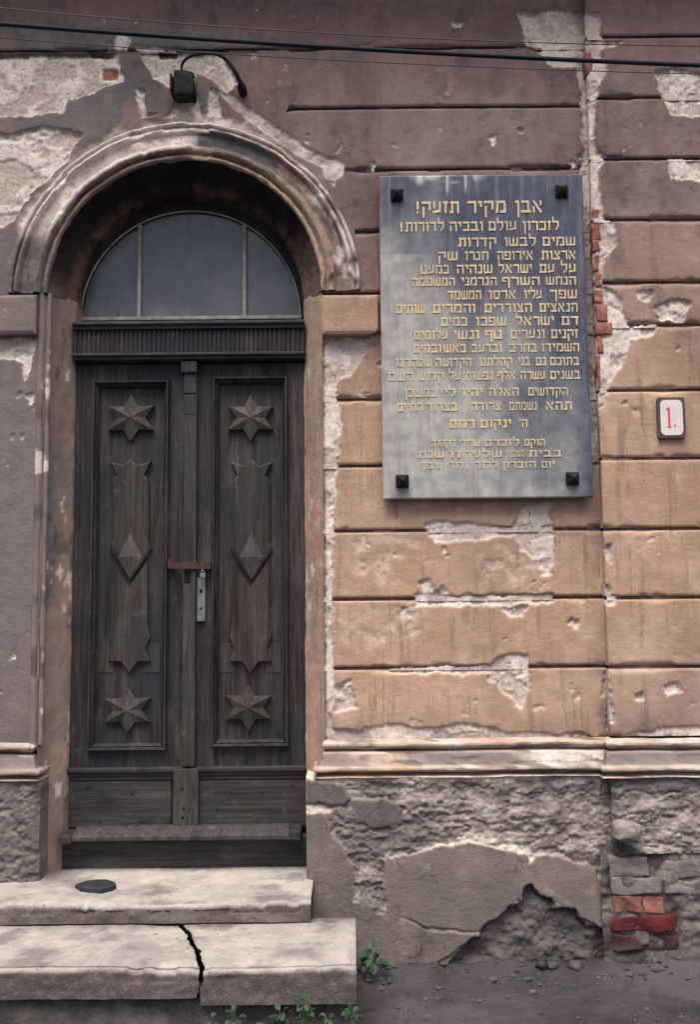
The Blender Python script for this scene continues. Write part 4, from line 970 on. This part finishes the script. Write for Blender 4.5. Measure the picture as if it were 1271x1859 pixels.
GL = {  # strokes of each letter: boxes (x0, z0, x1, z1) or quads
 'א': (.76, [((0, 1), (.2, 1), (.76, 0), (.56, 0)), (.56, .62, .70, 1), (.04, 0, .18, .5)]), 'ב': (.74, [(.04, .8, .62, 1), (.48, .2, .62, .8), (0, 0, .74, .2)]),
 'ג': (.48, [(.08, .8, .44, 1), (.30, .22, .44, .8), (0, 0, .24, .22), (.30, 0, .48, .22)]), 'ד': (.70, [(0, .8, .70, 1), (.46, 0, .60, .8)]),
 'ה': (.70, [(0, .8, .70, 1), (.56, 0, .70, .8), (.06, 0, .20, .58)]), 'ו': (.30, [(0, .8, .30, 1), (.16, 0, .30, .8)]), 'ז': (.38, [(0, .8, .38, 1), (.13, 0, .27, .8)]),
 'ח': (.70, [(0, .8, .70, 1), (.56, 0, .70, .8), (.04, 0, .18, .8)]), 'ט': (.70, [(0, .2, .14, 1), (0, 0, .70, .2), (.56, .2, .70, 1), (.36, .8, .56, 1)]), 'י': (.28, [(0, .78, .28, 1), (.14, .5, .28, .78)]),
 'כ': (.62, [(0, .8, .62, 1), (.48, .2, .62, .8), (0, 0, .62, .2)]), 'ך': (.62, [(0, .8, .62, 1), (.46, -.35, .60, .8)]), 'ל': (.60, [(0, 1, .13, 1.42), (0, .8, .60, 1), (.46, .4, .60, .8), ((.2, 0), (.34, 0), (.60, .4), (.46, .4))]),
 'ם': (.68, [(0, .8, .68, 1), (.54, .2, .68, .8), (0, 0, .68, .2), (.06, .2, .19, .8)]), 'מ': (.74, [(.18, .8, .70, 1), (.58, .2, .72, .8), (.32, 0, .72, .2), ((0, 0), (.13, 0), (.22, .8), (.09, .8)), (0, .82, .14, 1)]),
 'נ': (.44, [(.10, .8, .42, 1), (.28, .2, .42, .8), (0, 0, .42, .2)]), 'ן': (.30, [(0, .8, .30, 1), (.16, -.38, .30, .8)]), 'ס': (.70, [(0, .8, .70, 1), (.54, .22, .66, .8), (.10, 0, .60, .22), (.05, .22, .17, .8)]),
 'ע': (.68, [(.50, .34, .64, 1), (.06, .40, .20, 1), ((0, 0), (0, .2), (.64, .34), (.64, .14))]), 'פ': (.66, [(0, .8, .66, 1), (.52, .2, .66, .8), (0, 0, .66, .2), (0, .42, .14, .8), (.14, .42, .32, .56)]),
 'ף': (.66, [(0, .8, .66, 1), (.52, -.35, .66, .8), (0, .42, .14, .8), (.14, .42, .32, .56)]), 'צ': (.66, [((0, 1), (.18, 1), (.62, .2), (.44, .2)), (.48, .6, .62, 1), (0, 0, .66, .2)]), 'ץ': (.62, [((0, 1), (.18, 1), (.36, .5), (.2, .5)), (.46, .55, .60, 1), (.22, -.35, .36, .5)]),
 'ק': (.70, [(0, .8, .70, 1), (.54, .28, .68, .8), (.06, -.36, .20, .56)]), 'ר': (.62, [(0, .8, .62, 1), (.48, 0, .62, .8)]), 'ש': (.82, [(0, .2, .13, 1), (.34, .2, .47, 1), (.69, .2, .82, 1), (.04, 0, .78, .2)]),
 'ת': (.74, [(.06, .8, .72, 1), (.58, 0, .72, .8), (.14, .2, .27, .8), (0, 0, .27, .2)]), "'": (.16, [(.02, .7, .14, 1)]), '"': (.32, [(.02, .7, .13, 1), (.19, .7, .30, 1)]), '!': (.18, [(.02, .34, .15, 1), (.02, 0, .15, .2)])}
Z1 = lambda s, ox: [(ox + a / 3.531) for a in s]
TEXT = [  # (top px, bottom px at the line's right end, [(word, left px, right px)])
 (364, 386, [('אבן', 936, 985), ('מקיר', 849, 919), ('תזעק', 766, 834), ('!', 756, 761)]),
 (401, 418, [('לזכרון', 949, 1015), ('עולם', 887, 938), ('ובכיה', 816, 877), ('לדורות', 736, 806), ('!', 727, 731)]),
 (430, 446, [('שמים', 985, 1045), ('לבשו', 916, 973), ('קדרות', 832, 901)]),
 (455, 471, [('ארצות', 983, 1046), ('אירופה', 903, 968), ('חגרו', 844, 887), ('שק', 795, 831)]),
 (479, 495, [('על', 1019, 1046), ('עם', 980, 1007), ('ישראל', 905, 966), ('שנהיה', 829, 894), ('כמעט', 764, 815)]),
 (502, 517, [('הנחש', 992, 1046), ('השרף', 912, 980), ('הגרמני', 838, 902), ('המשטמה', 748, 826)]),
 (526, 542, [('שפך', 999, 1048), ('עליו', 952, 984), ('ארסו', 888, 937), ('המשמד', 813, 874)]),
 (550, 566, [('הנאצים', 980, 1049), ('הצוררים', 880, 966), ('והמרים', 786, 863), ('שותים', 719, 772)]),
 (574, 590, [('דם', 1020, 1051), ('ישראל', 937, 1006), ('שפכו', 864, 919), ('כמים', 801, 848)]),
 (598, 614, [('זקנים', 1001, 1050), ('ונערים', 927, 989), ('טף', 881, 911), ('ונשי', 823, 870), ('עלומים', 752, 813)]),
 (623, 638, [('השמידו', 983, 1052), ('בחרב', 925, 975), ('וברעב', 856, 911), ('באש', 806, 847), ('ובמים', 751, 801)]),
 (648, 663, [('בתוכם', 999, 1052), ('גם', 973, 992), ('בני', 941, 962), ('קהלתנו', 870, 930), ('הקדושה', 791, 856), ('שנהרגו', 718, 783)]),
 (673, 688, [('בשנים', 999, 1054), ('עשרה', 945, 990), ('אלף', 904, 936), ('נפשות', 845, 895), ('על', 815, 836), ('קדוש', 759, 806), ('השם', 705, 751)]),
 (703, 718, [('הקדושים', 959, 1031), ('האלה', 888, 942), ('יהיו', 839, 876), ('לי', 806, 827), ('במשכן', 734, 793)]),
 (729, 744, [('תהא', 991, 1039), ('נשמתם', 925, 975), ('צרורה', 855, 910), ('בצרור', 774, 831), ('החיים', 721, 768)]),
 (761, 776, [("ה'", 943, 958), ('ינקום', 873, 928), ('דמם', 816, 863)]),
 (797, 809, [('הוקם', 952, 990), ('לזכרם', 880, 943), ('שרידי', 833, 871), ('הקהלה', 782, 827)]),
 (817, 829, [('בבית', 960, 1020), ('העלמין', 919, 951), ('של', 877, 911), ('עיר', 846, 872), ('זו', 815, 839), ('שנת', 759, 806)]),
 (837, 849, [('יום', 983, 1007), ('הזכרון', 912, 973), ('לדור', 863, 903), ('ודור', 816, 848), ('אמן', 767, 799)])]
for top, bot, words in TEXT:
    rgt = max(w[2] for w in words); lft = min(w[1] for w in words); kk = 0
    zt = P(rgt, top, YP)[1]; zb = P(rgt, bot, YP)[1]; sz = zt - zb
    LNE = bpy.data.objects.new('inscription_line', None); LNE.empty_display_size = .05
    LNE.location = (P((lft + rgt) / 2, bot, YP)[0], YP, zb); link(LNE, PQ)
    for word, a, b in words:
        V = []; Fc = []
        gs = [GL[c] for c in word]; sp = .13; tot = sum(g[0] for g in gs) + sp * (len(gs) - 1)
        xl = P(a, (top + bot) / 2, YP)[0]; xr = P(b, (top + bot) / 2, YP)[0]
        sx = (xr - xl) / tot; cur = xr
        for gw, st in gs:
            gx = cur - gw * sx
            for s_ in st:
                kk += 1; y = YP - .0022 - .00012 * (kk % 7)
                qd = [(s_[0], s_[1]), (s_[2], s_[1]), (s_[2], s_[3]), (s_[0], s_[3])] if not isinstance(s_[0], tuple) else list(s_)
                n0 = len(V); qw = [(gx + p[0] * sx, zb + p[1] * sz) for p in qd]
                V += [(p[0], y, p[1]) for p in qw] + [(p[0], YP + .003, p[1]) for p in qw]
                Fc += [[n0, n0 + 1, n0 + 2, n0 + 3]] + [[n0 + i, n0 + 4 + i, n0 + 4 + (i + 1) % 4, n0 + (i + 1) % 4] for i in range(4)]
            cur = gx - sp * sx
        mesh_obj('word', V, Fc, 'gold', LNE)

# ================================================================== STEPS
SZ1 = P(345, 1580, YD - .09)[1]                            # top of the upper step
f1 = PZ(345, 1636, SZ1)[1]                                 # its front edge
SZ2 = P(345, 1679, f1)[1]                                  # top of the lower slabs
f2 = PZ(345, 1756, SZ2)[1]
sx1 = PZ(567, 1636, SZ1)[0]; sxl = -2.35
def grid_slab(name, xs, ys, zt, zb, mat, hf, grime=.6, cut0=None, cut1=None, seed=0, label='', cat='step', group=None):
    """worn stone slab: top sheet with a rounded front edge, broken ends where cut0 / cut1 move the end columns"""
    rows = [(y, 0.0) for y in ys]; fr = ys[0]
    prof_ = [(ys[0] + .0, zb - zt)] ; drop = np.linspace(zb - zt, -.022, 12)
    prof_ = [(fr, d) for d in drop] + [(fr + .002, -.012), (fr + .006, -.005), (fr + .013, -.001)] + [(y, 0.0) for y in ys[1:]] + [(ys[-1], zb - zt)]
    V = []; nx = len(xs); npf = len(prof_)
    for y, dz in prof_:
        for i, x in enumerate(xs): V.append((x, y, zt + dz))
    A = np.array(V); X, Y, Z = A[:, 0].copy(), A[:, 1].copy(), A[:, 2].copy(); t = (X - xs[0]) / (xs[-1] - xs[0])
    if cut1 is not None: X2 = X + np.clip((t - .6) / .4, 0, 1) * cut1(Y, Z)
    else: X2 = X.copy()
    if cut0 is not None: X2 = X2 + np.clip((.4 - t) / .4, 0, 1) * cut0(Y, Z)
    topm = (Z > zt - .004)
    dz = hf(X2, Y) * topm; fm = ~topm
    A[:, 0] = X2; A[:, 2] = Z + dz + topm * (fbm(X2, Y, 9, 4, seed) * .006 + fbm(X2, Y, 50, 3, seed + 1) * .003)
    A[:, 2] += (~topm) * (Z > zt - .03) * hf(X2, Y) * .9
    chip = sst(.10, .20, fbm(X2, Y * 0 + seed, 13, 5, seed + 9, .62)); ed = np.exp(-((Y - fr) / .03) ** 2) * (Z > zt - .05)
    A[:, 2] -= ed * chip * .012; A[:, 1] += ed * chip * .012
    A[:, 1] += fm * (fbm(X2, Z * 2, 8, 4, seed + 2) * .016 + fbm(X2, Z, 35, 3, seed + 3) * .008)
    q = [[i * nx + j, i * nx + j + 1, (i + 1) * nx + j + 1, (i + 1) * nx + j] for i in range(npf - 1) for j in range(nx - 1)]
    q += [[i * nx for i in range(npf)][::-1], [i * nx + nx - 1 for i in range(npf)]]
    yb_ = ys[-1] - A[:, 1]
    gt = sst(.0, .22, fbm(A[:, 0], A[:, 1], 6, 5, seed + 5, .62)) * .6 + np.exp(-(yb_ / .07) ** 2) * .75 
    gt = np.maximum(gt, sst(.30, .06, A[:, 1] * 0 + np.hypot((A[:, 0] + 1.45) * .55, (A[:, 1] - .25) * .75) + fbm(A[:, 0], A[:, 1], 9, 3, seed + 6) * .12) * .9 * (seed == 801))
    gf = np.clip(grime + fbm(A[:, 0], A[:, 2] * 2, 6, 4, seed + 7) * .9, 0, 1) * sst(-.010, -.022, Z - zt + fbm(A[:, 0], Z, 16, 3, seed + 8) * .02)
    o = mesh_obj(name, A, q, mat, None, True, dict(grime=np.clip(np.where(topm, gt, gf), 0, 1)), fix=False); return tag(o, label, cat, group, 'thing')
wear = lambda X, Y: -.014 * np.exp(-((X + .78) / .34) ** 2) * sst(-.05, .25, (YD - Y))
grid_slab('doorstep', np.arange(sxl, sx1, .011), np.linspace(f1, YD + .02, 40), SZ1, SZ2 + .007, 'step', wear, .95, seed=801, label='upper worn pale stone doorstep right under the oak door')
ck = lambda Y: PZ(322, 1685, SZ2)[0] + (PZ(367, 1756, SZ2)[0] - PZ(322, 1685, SZ2)[0]) * np.clip((f1 - Y) / (f1 - f2), 0, 1)
cx_ = (PZ(345, 1720, SZ2)[0])
jag = lambda Y, Z, s: ck(Y) - cx_ + fbm(Y, Z * 1.4, 7, 5, s, .6) * .085
zs2 = P(345, 1812, f2)[1]
sx2 = PZ(649, 1756, SZ2)[0]
hb = lambda X, Y: .004 * np.sin(X * 3) + fbm(X, Y, 3, 3, 831) * .012
grid_slab('step_slab', np.arange(sxl, cx_ - .004, .011), np.linspace(f2, f1 + .05, 46), SZ2, zs2, 'step', hb, 1.4, None, lambda Y, Z: jag(Y, Z, 841) - .001, 803, 'long lower step slab with dark foundation showing, left of the jagged crack', 'step')
grid_slab('step_slab', np.arange(cx_ + .004, sx2, .011), np.linspace(f2 - .012, f1 + .06, 46), SZ2 + .004, zs2 - .02, 'step', hb, 1.1, lambda Y, Z: jag(Y, Z, 841) + .002 + fbm(Y, Z, 16, 3, 845) * .022, None, 805, 'short lower step slab with square end between crack and weeds', 'step')
o = rough_block('step_foundation', sxl, sx2 - .03, f2 + .03, .0, -.05, zs2 - .004, 'step_base', None, .02, .02, 14, 11)
tag(o, 'dark dirty foundation under the lower step slabs', 'foundation', None, 'thing')
# dark scrap on the doorstep
c = PZ(173, 1611, SZ1); 
pts = [(-.090, .004), (-.062, .030), (-.02, .040), (.03, .040), (.07, .024), (.085, .006), (.074, -.018), (.04, -.034), (-.012, -.030), (-.05, -.024)]
V = []; n = len(pts)
for z, s_ in ((-.012, 1.0), (.006, .98), (.011, .85)): V += [(c[0] + x * s_, c[1] + y * 1.9 * s_, SZ1 + z + .004) for x, y in pts]
Fc = [[k * n + i, k * n + (i + 1) % n, (k + 1) * n + (i + 1) % n, (k + 1) * n + i] for k in range(2) for i in range(n)] + [list(range(2 * n, 3 * n)), list(range(n))[::-1]]
tag(mesh_obj('slate_scrap', V, Fc, 'scrap', None), 'flat dark slate scrap lying on the upper doorstep', 'slate')

# ================================================================== HOUSE NUMBER, BOX, CABLES
YS = -PJ - .012
c4 = [P(1193, 722, YS), P(1246, 795, YS)]
SG = thing('house_number_sign', ((c4[0][0] + c4[1][0]) / 2, YS, c4[1][1]), 'small white enamel house number plate with dark rim and red numeral', 'sign')
def rrect(x0, x1, z0, z1, r):
    o = []
    for cx, cz, a0 in ((x1 - r, z1 - r, 0), (x0 + r, z1 - r, 90), (x0 + r, z0 + r, 180), (x1 - r, z0 + r, 270)):
        o += [(cx + r * math.cos(math.radians(a0 + t)), cz + r * math.sin(math.radians(a0 + t))) for t in (0, 22, 45, 68, 90)]
    return o
x0, z1 = c4[0]; x1, z0 = c4[1]
MB().prism(rrect(x0, x1, z0, z1, .008), YS - .004, YS + .018).build('sign_rim', 'sign_edge', SG)
MB().prism(rrect(x0 + .012, x1 - .012, z0 + .012, z1 - .012, .022), YS - .007, YS - .002).build('sign_face', 'sign_white', SG)
a0, a1 = P(1212, 740, YS), P(1217, 775, YS); k = .0006
MB().box(a0[0] + k, a1[0], YS - .0085, YS - .006, a1[1], a0[1]).box(a0[0] - .007, a0[0], YS - .0083, YS - .006, a0[1] - .012, a0[1] - .004).box(a0[0] - .006, a1[0] + .006, YS - .0081, YS - .006, a1[1] - .004, a1[1] - .0002).build('numeral', 'sign_red', SG)
a0 = P(1225.5, 773, YS); MB().prism([(a0[0] + .005 * math.cos(t), a0[1] + .005 * math.sin(t)) for t in np.linspace(0, 2 * math.pi, 11)[:-1]], YS - .0085, YS - .006).build('numeral_dot', 'sign_red', SG)

x0, z1 = P(308, 126, -.07); x1, z0 = P(351, 171, -.07)
JB = thing('junction_box', ((x0 + x1) / 2, -.05, z0), 'black electrical box with looping wire above the arch', 'junction box')
rough_block('box_body', x0 + .012, x1, -.07, .02, z0, z1, 'iron', JB, .010, .012, 5, 17)
MB().box(x0, x0 + .0115, -.075, .0, z0 + .02, z1 - .02, .003).build('box_hinge', 'iron', JB)
MB().box(x1 - .002, x1 + .003, -.05, -.03, z0 + .02, z1 - .03, .001).build('box_edge', simple('brass_edge', (.40, .28, .06), (.5, .36, .1), 20, .6, .4, .1), JB)
def smooth_path(pts, k=8):
    o = []
    for i in range(len(pts) - 1):
        p0, p1, p2, p3 = pts[max(i - 1, 0)], pts[i], pts[i + 1], pts[min(i + 2, len(pts) - 1)]
        for t in range(k):
            t /= k; o.append(tuple(.5 * ((2 * b) + (-a + c) * t + (2 * a - 5 * b + 4 * c - d) * t * t + (-a + 3 * b - 3 * c + d) * t ** 3) for a, b, c, d in zip(p0, p1, p2, p3)))
    return o + [pts[-1]]
wp = [(331, 140, -.06), (330, 118, -.07), (342, 104, -.09), (365, 97, -.10), (392, 98, -.10), (412, 110, -.09), (428, 133, -.08), (437, 152, -.05)]
pth = smooth_path([(P(a, b, y)[0], y, P(a, b, y)[1]) for a, b, y in wp])
MB().tube(pth, [.006 + .004 * (i / len(pth)) for i in range(len(pth))], 8).build('wire', 'iron', JB, True)
a = P(436, 148, -.05); b = P(441, 168, -.01)
MB().tube([(a[0], -.05, a[1]), (a[0] * .5 + b[0] * .5, -.035, (a[1] + b[1]) / 2), (b[0], -.008, b[1]), (b[0], .012, b[1] - .01)], [.010, .021, .021, .012], 10).build('connector', 'iron', JB, True)

def cable(name, pts, yy, r, mat, label):
    q = []
    xs = np.linspace(XL + .05, XR - .05, 70); w = [P(a, b, yy) for a, b in pts]; cf = np.polyfit([p[0] for p in w], [p[1] for p in w], 2 if len(pts) > 2 else 1)
    for x in xs: q.append((x, yy, float(np.polyval(cf, x))))
    T = thing(name, (0, yy, q[35][2]), label, 'cable', 'cables strung across the house front')
    MB().tube(q, r, 8).build('cable_run', mat, T, True)
    for e in (q[0], q[-1]):
        MB().box(e[0] - .012, e[0] + .012, yy - .01, (.05 if e[0] < 0 else 0.0), e[2] - .012, e[2] + .012, .003).build('wall_hook', 'iron', T)
cable('overhead_cable', [(75, 49.5), (640, 88), (1219, 116.5)], -.42, .0095, 'cable', 'thick dark blue cable sagging across the top of the wall')
cable('overhead_wire', [(428, 50), (640, 63), (1219, 83)], -.40, .0024, 'wire', 'thin wire running just above the thick dark blue cable')
cable('overhead_wire', [(200, 84), (640, 111), (1220, 133)], -.38, .0022, 'wire', 'thin wire running just below the thick dark blue cable')

# ================================================================== GROUND, WEEDS, STONES
gx = np.concatenate([np.array([-150, -60, -20, -8, -4]), np.arange(-2.4, 2.6, .018), np.array([4, 8, 20, 60, 150])])
gy = np.concatenate([np.array([-150, -60, -20, -8, -4, -2.5]), np.arange(-1.5, .06, .018), np.array([.3, 2, 10, 60])])
X, Y = np.meshgrid(gx, gy); near = ((np.abs(X) < 2.5) & (Y > -1.55) & (Y < .1)).astype(float)
Z = near * (fbm(X, Y, 3, 4, 901) * .035 + fbm(X, Y, 12, 5, 902, .6) * .036 + fbm(X, Y, 40, 4, 903, .6) * .018 - .006)
Z = Z + near * .030 * np.exp(-((Y + .10) / .10) ** 2) * (1 + 1.4 * fbm(X, Y, 5, 3, 904)) * (X > -.2) + .055
nxg = len(gx); V = np.stack([X.ravel(), Y.ravel(), Z.ravel()], 1)
q = np.array([[i * nxg + j, i * nxg + j + 1, (i + 1) * nxg + j + 1, (i + 1) * nxg + j] for i in range(len(gy) - 1) for j in range(nxg - 1)])
g = mesh_obj('ground', V, q, 'ground', None, True, fix=False); g['kind'] = 'structure'
def gz_at(x, y):
    j = np.abs(gx - x).argmin(); i = np.abs(gy - y).argmin(); return float(Z[i, j])
rnd = random.Random(4)
def stone_verts(sx, sy, sz, seed):
    bm = bmesh.new(); bmesh.ops.create_icosphere(bm, subdivisions=2, radius=1); A = np.array([v.co[:] for v in bm.verts]); Fc = [[v.index for v in f.verts] for f in bm.faces]; bm.free()
    k = 1 + fbm(A[:, 0] + A[:, 2], A[:, 1] - A[:, 2], 1.4, 3, seed) * .7
    return A * k[:, None] * np.array((sx, sy, sz)), Fc
for i, (a, b, r, lab) in enumerate([(1040, 1752, .034, 'pale angular stone on the dirt below the crumbled plinth'), (985, 1762, .030, 'dark rounded stone on the dirt before the plinth crack'), (1000, 1752, .026, 'grey lump of stone close beside a darker stone on the dirt'), (968, 1792, .018, 'tiny stone on the dirt farther out from the plinth'), (700, 1782, .016, 'small stone on the dirt near the leafy weed')]):
    x, y = PZ(a, b, .06); y = min(y, -.13); V, Fc = stone_verts(r, r * .85, r * .62, 950 + i * 9); V = V + np.array((x, y, gz_at(x, y) + r * .28))
    tag(mesh_obj('loose_stone', V, Fc, 'pebble' if i != 1 else 'scrap', None, True), lab, 'stone', 'loose stones on the dirt')
Vs, Fs, n0 = [], [], 0
for i in range(650):
    x = rnd.uniform(-.2, 2.3); y = -rnd.random() ** 1.3 * 1.2 - .08; r = rnd.choice((.003, .004, .005, .008, .011))
    if i > 585: y = -rnd.uniform(.09, .30); r = rnd.uniform(.010, .022)
    A, Fc = stone_verts(r, r, r * .7, 0) if False else (np.array([(1, 0, 0), (-1, .1, 0), (.1, 1, 0), (0, -1, .1), (0, .1, .8), (.1, 0, -.8)]) * r * (.7 + .6 * np.random.RandomState(i).rand(6, 3)), [[0, 2, 4], [2, 1, 4], [1, 3, 4], [3, 0, 4], [2, 0, 5], [1, 2, 5], [3, 1, 5], [0, 3, 5]])
    Vs.append(A + np.array((x, y, gz_at(x, y) + r * .2))); Fs += [[k + n0 for k in f] for f in Fc]; n0 += 6
tag(mesh_obj('gravel', np.concatenate(Vs), Fs, 'pebble', None), 'scattered grit and small gravel on the dirt', 'gravel', kind='stuff')
# weeds
lv = []; 
LW = [(0, 0), (.30, .22), (.42, .45), (.34, .72), (0, 1), (-.34, .72), (-.42, .45), (-.30, .22)]
V = [(0, 0, 0)] + [(0, .5, -.06), (0, .0, 0)]
V = [(x, t, .10 * math.sin(t * 3.0) + abs(x) * .35) for x, t in LW] + [(0, .33, .07), (0, .66, .06)]
lme = bpy.data.meshes.new('leaf'); lme.from_pydata(V, [], [[0, 1, 8], [1, 2, 8], [2, 9, 8], [2, 3, 9], [3, 4, 9], [4, 5, 9], [5, 6, 9], [6, 8, 9], [6, 7, 8], [7, 0, 8]]); lme.materials.append(MT['leaf']); lme.polygons.foreach_set('use_smooth', [True] * 10)
def weed(x, y, z, n_, size, h, label, seed, group='weeds growing along the step'):
    r = random.Random(seed); T = thing('weed', (x, y, z), label, 'weed', group); st = MB()
    for k in range(n_):
        a = k * 2.4 + r.uniform(-.3, .3); t = (k + .6) / n_; hh = h * (.35 + .65 * t) * r.uniform(.8, 1.1); rad = size * r.uniform(.2, .75) * (1.25 - t * .6)
        ex, ey, ez = x + math.cos(a) * rad, y + math.sin(a) * rad, z + hh
        st.tube([(x, y, z - .02), (x + (ex - x) * .4, y + (ey - y) * .4, z + hh * .65), (ex, ey, ez)], [.0022, .0018, .0012], 5)
        o = bpy.data.objects.new('leaf', lme); s_ = size * r.uniform(.55, 1.0); o.scale = (s_, s_, s_)
        o.location = (ex, ey, ez); o.rotation_euler = (.75 * math.sin(a) + r.uniform(-.3, .3), r.uniform(-.4, .4), a - math.pi / 2); link(o, T)
    st.build('stem', 'stem', T)
x, y = PZ(676, 1776, .055)
weed(x, y, gz_at(x, y), 20, .05, .10, 'leafy green weed growing at the corner of step slab and plinth', 11)
for i, (a, hgt, sz, nn, lab) in enumerate([(383, .17, .045, 10, 'small weed sprouting below the jagged crack between the step slabs'), (425, .21, .055, 16, None), (468, .20, .052, 15, None), (508, .23, .055, 18, None), (550, .27, .05, 20, 'tallest weed of the row along the short step slab'), (590, .22, .05, 16, None), (632, .22, .055, 17, 'bushy weed at the square outer end of the short step slab'), (405, .13, .04, 10, None), (572, .16, .045, 12, None), (450, .15, .045, 12, None), (530, .16, .045, 12, None)]):
    y = f2 - .05 - .03 * (i % 3); x = (a - 636) / 1730 * (4.3 + y)
    weed(x, y, gz_at(x, y) - .004, int(nn * 1.7), sz * .58, hgt * .92 - .03, lab or 'low green weed sprouting along the foot of the short step slab', 30 + i)
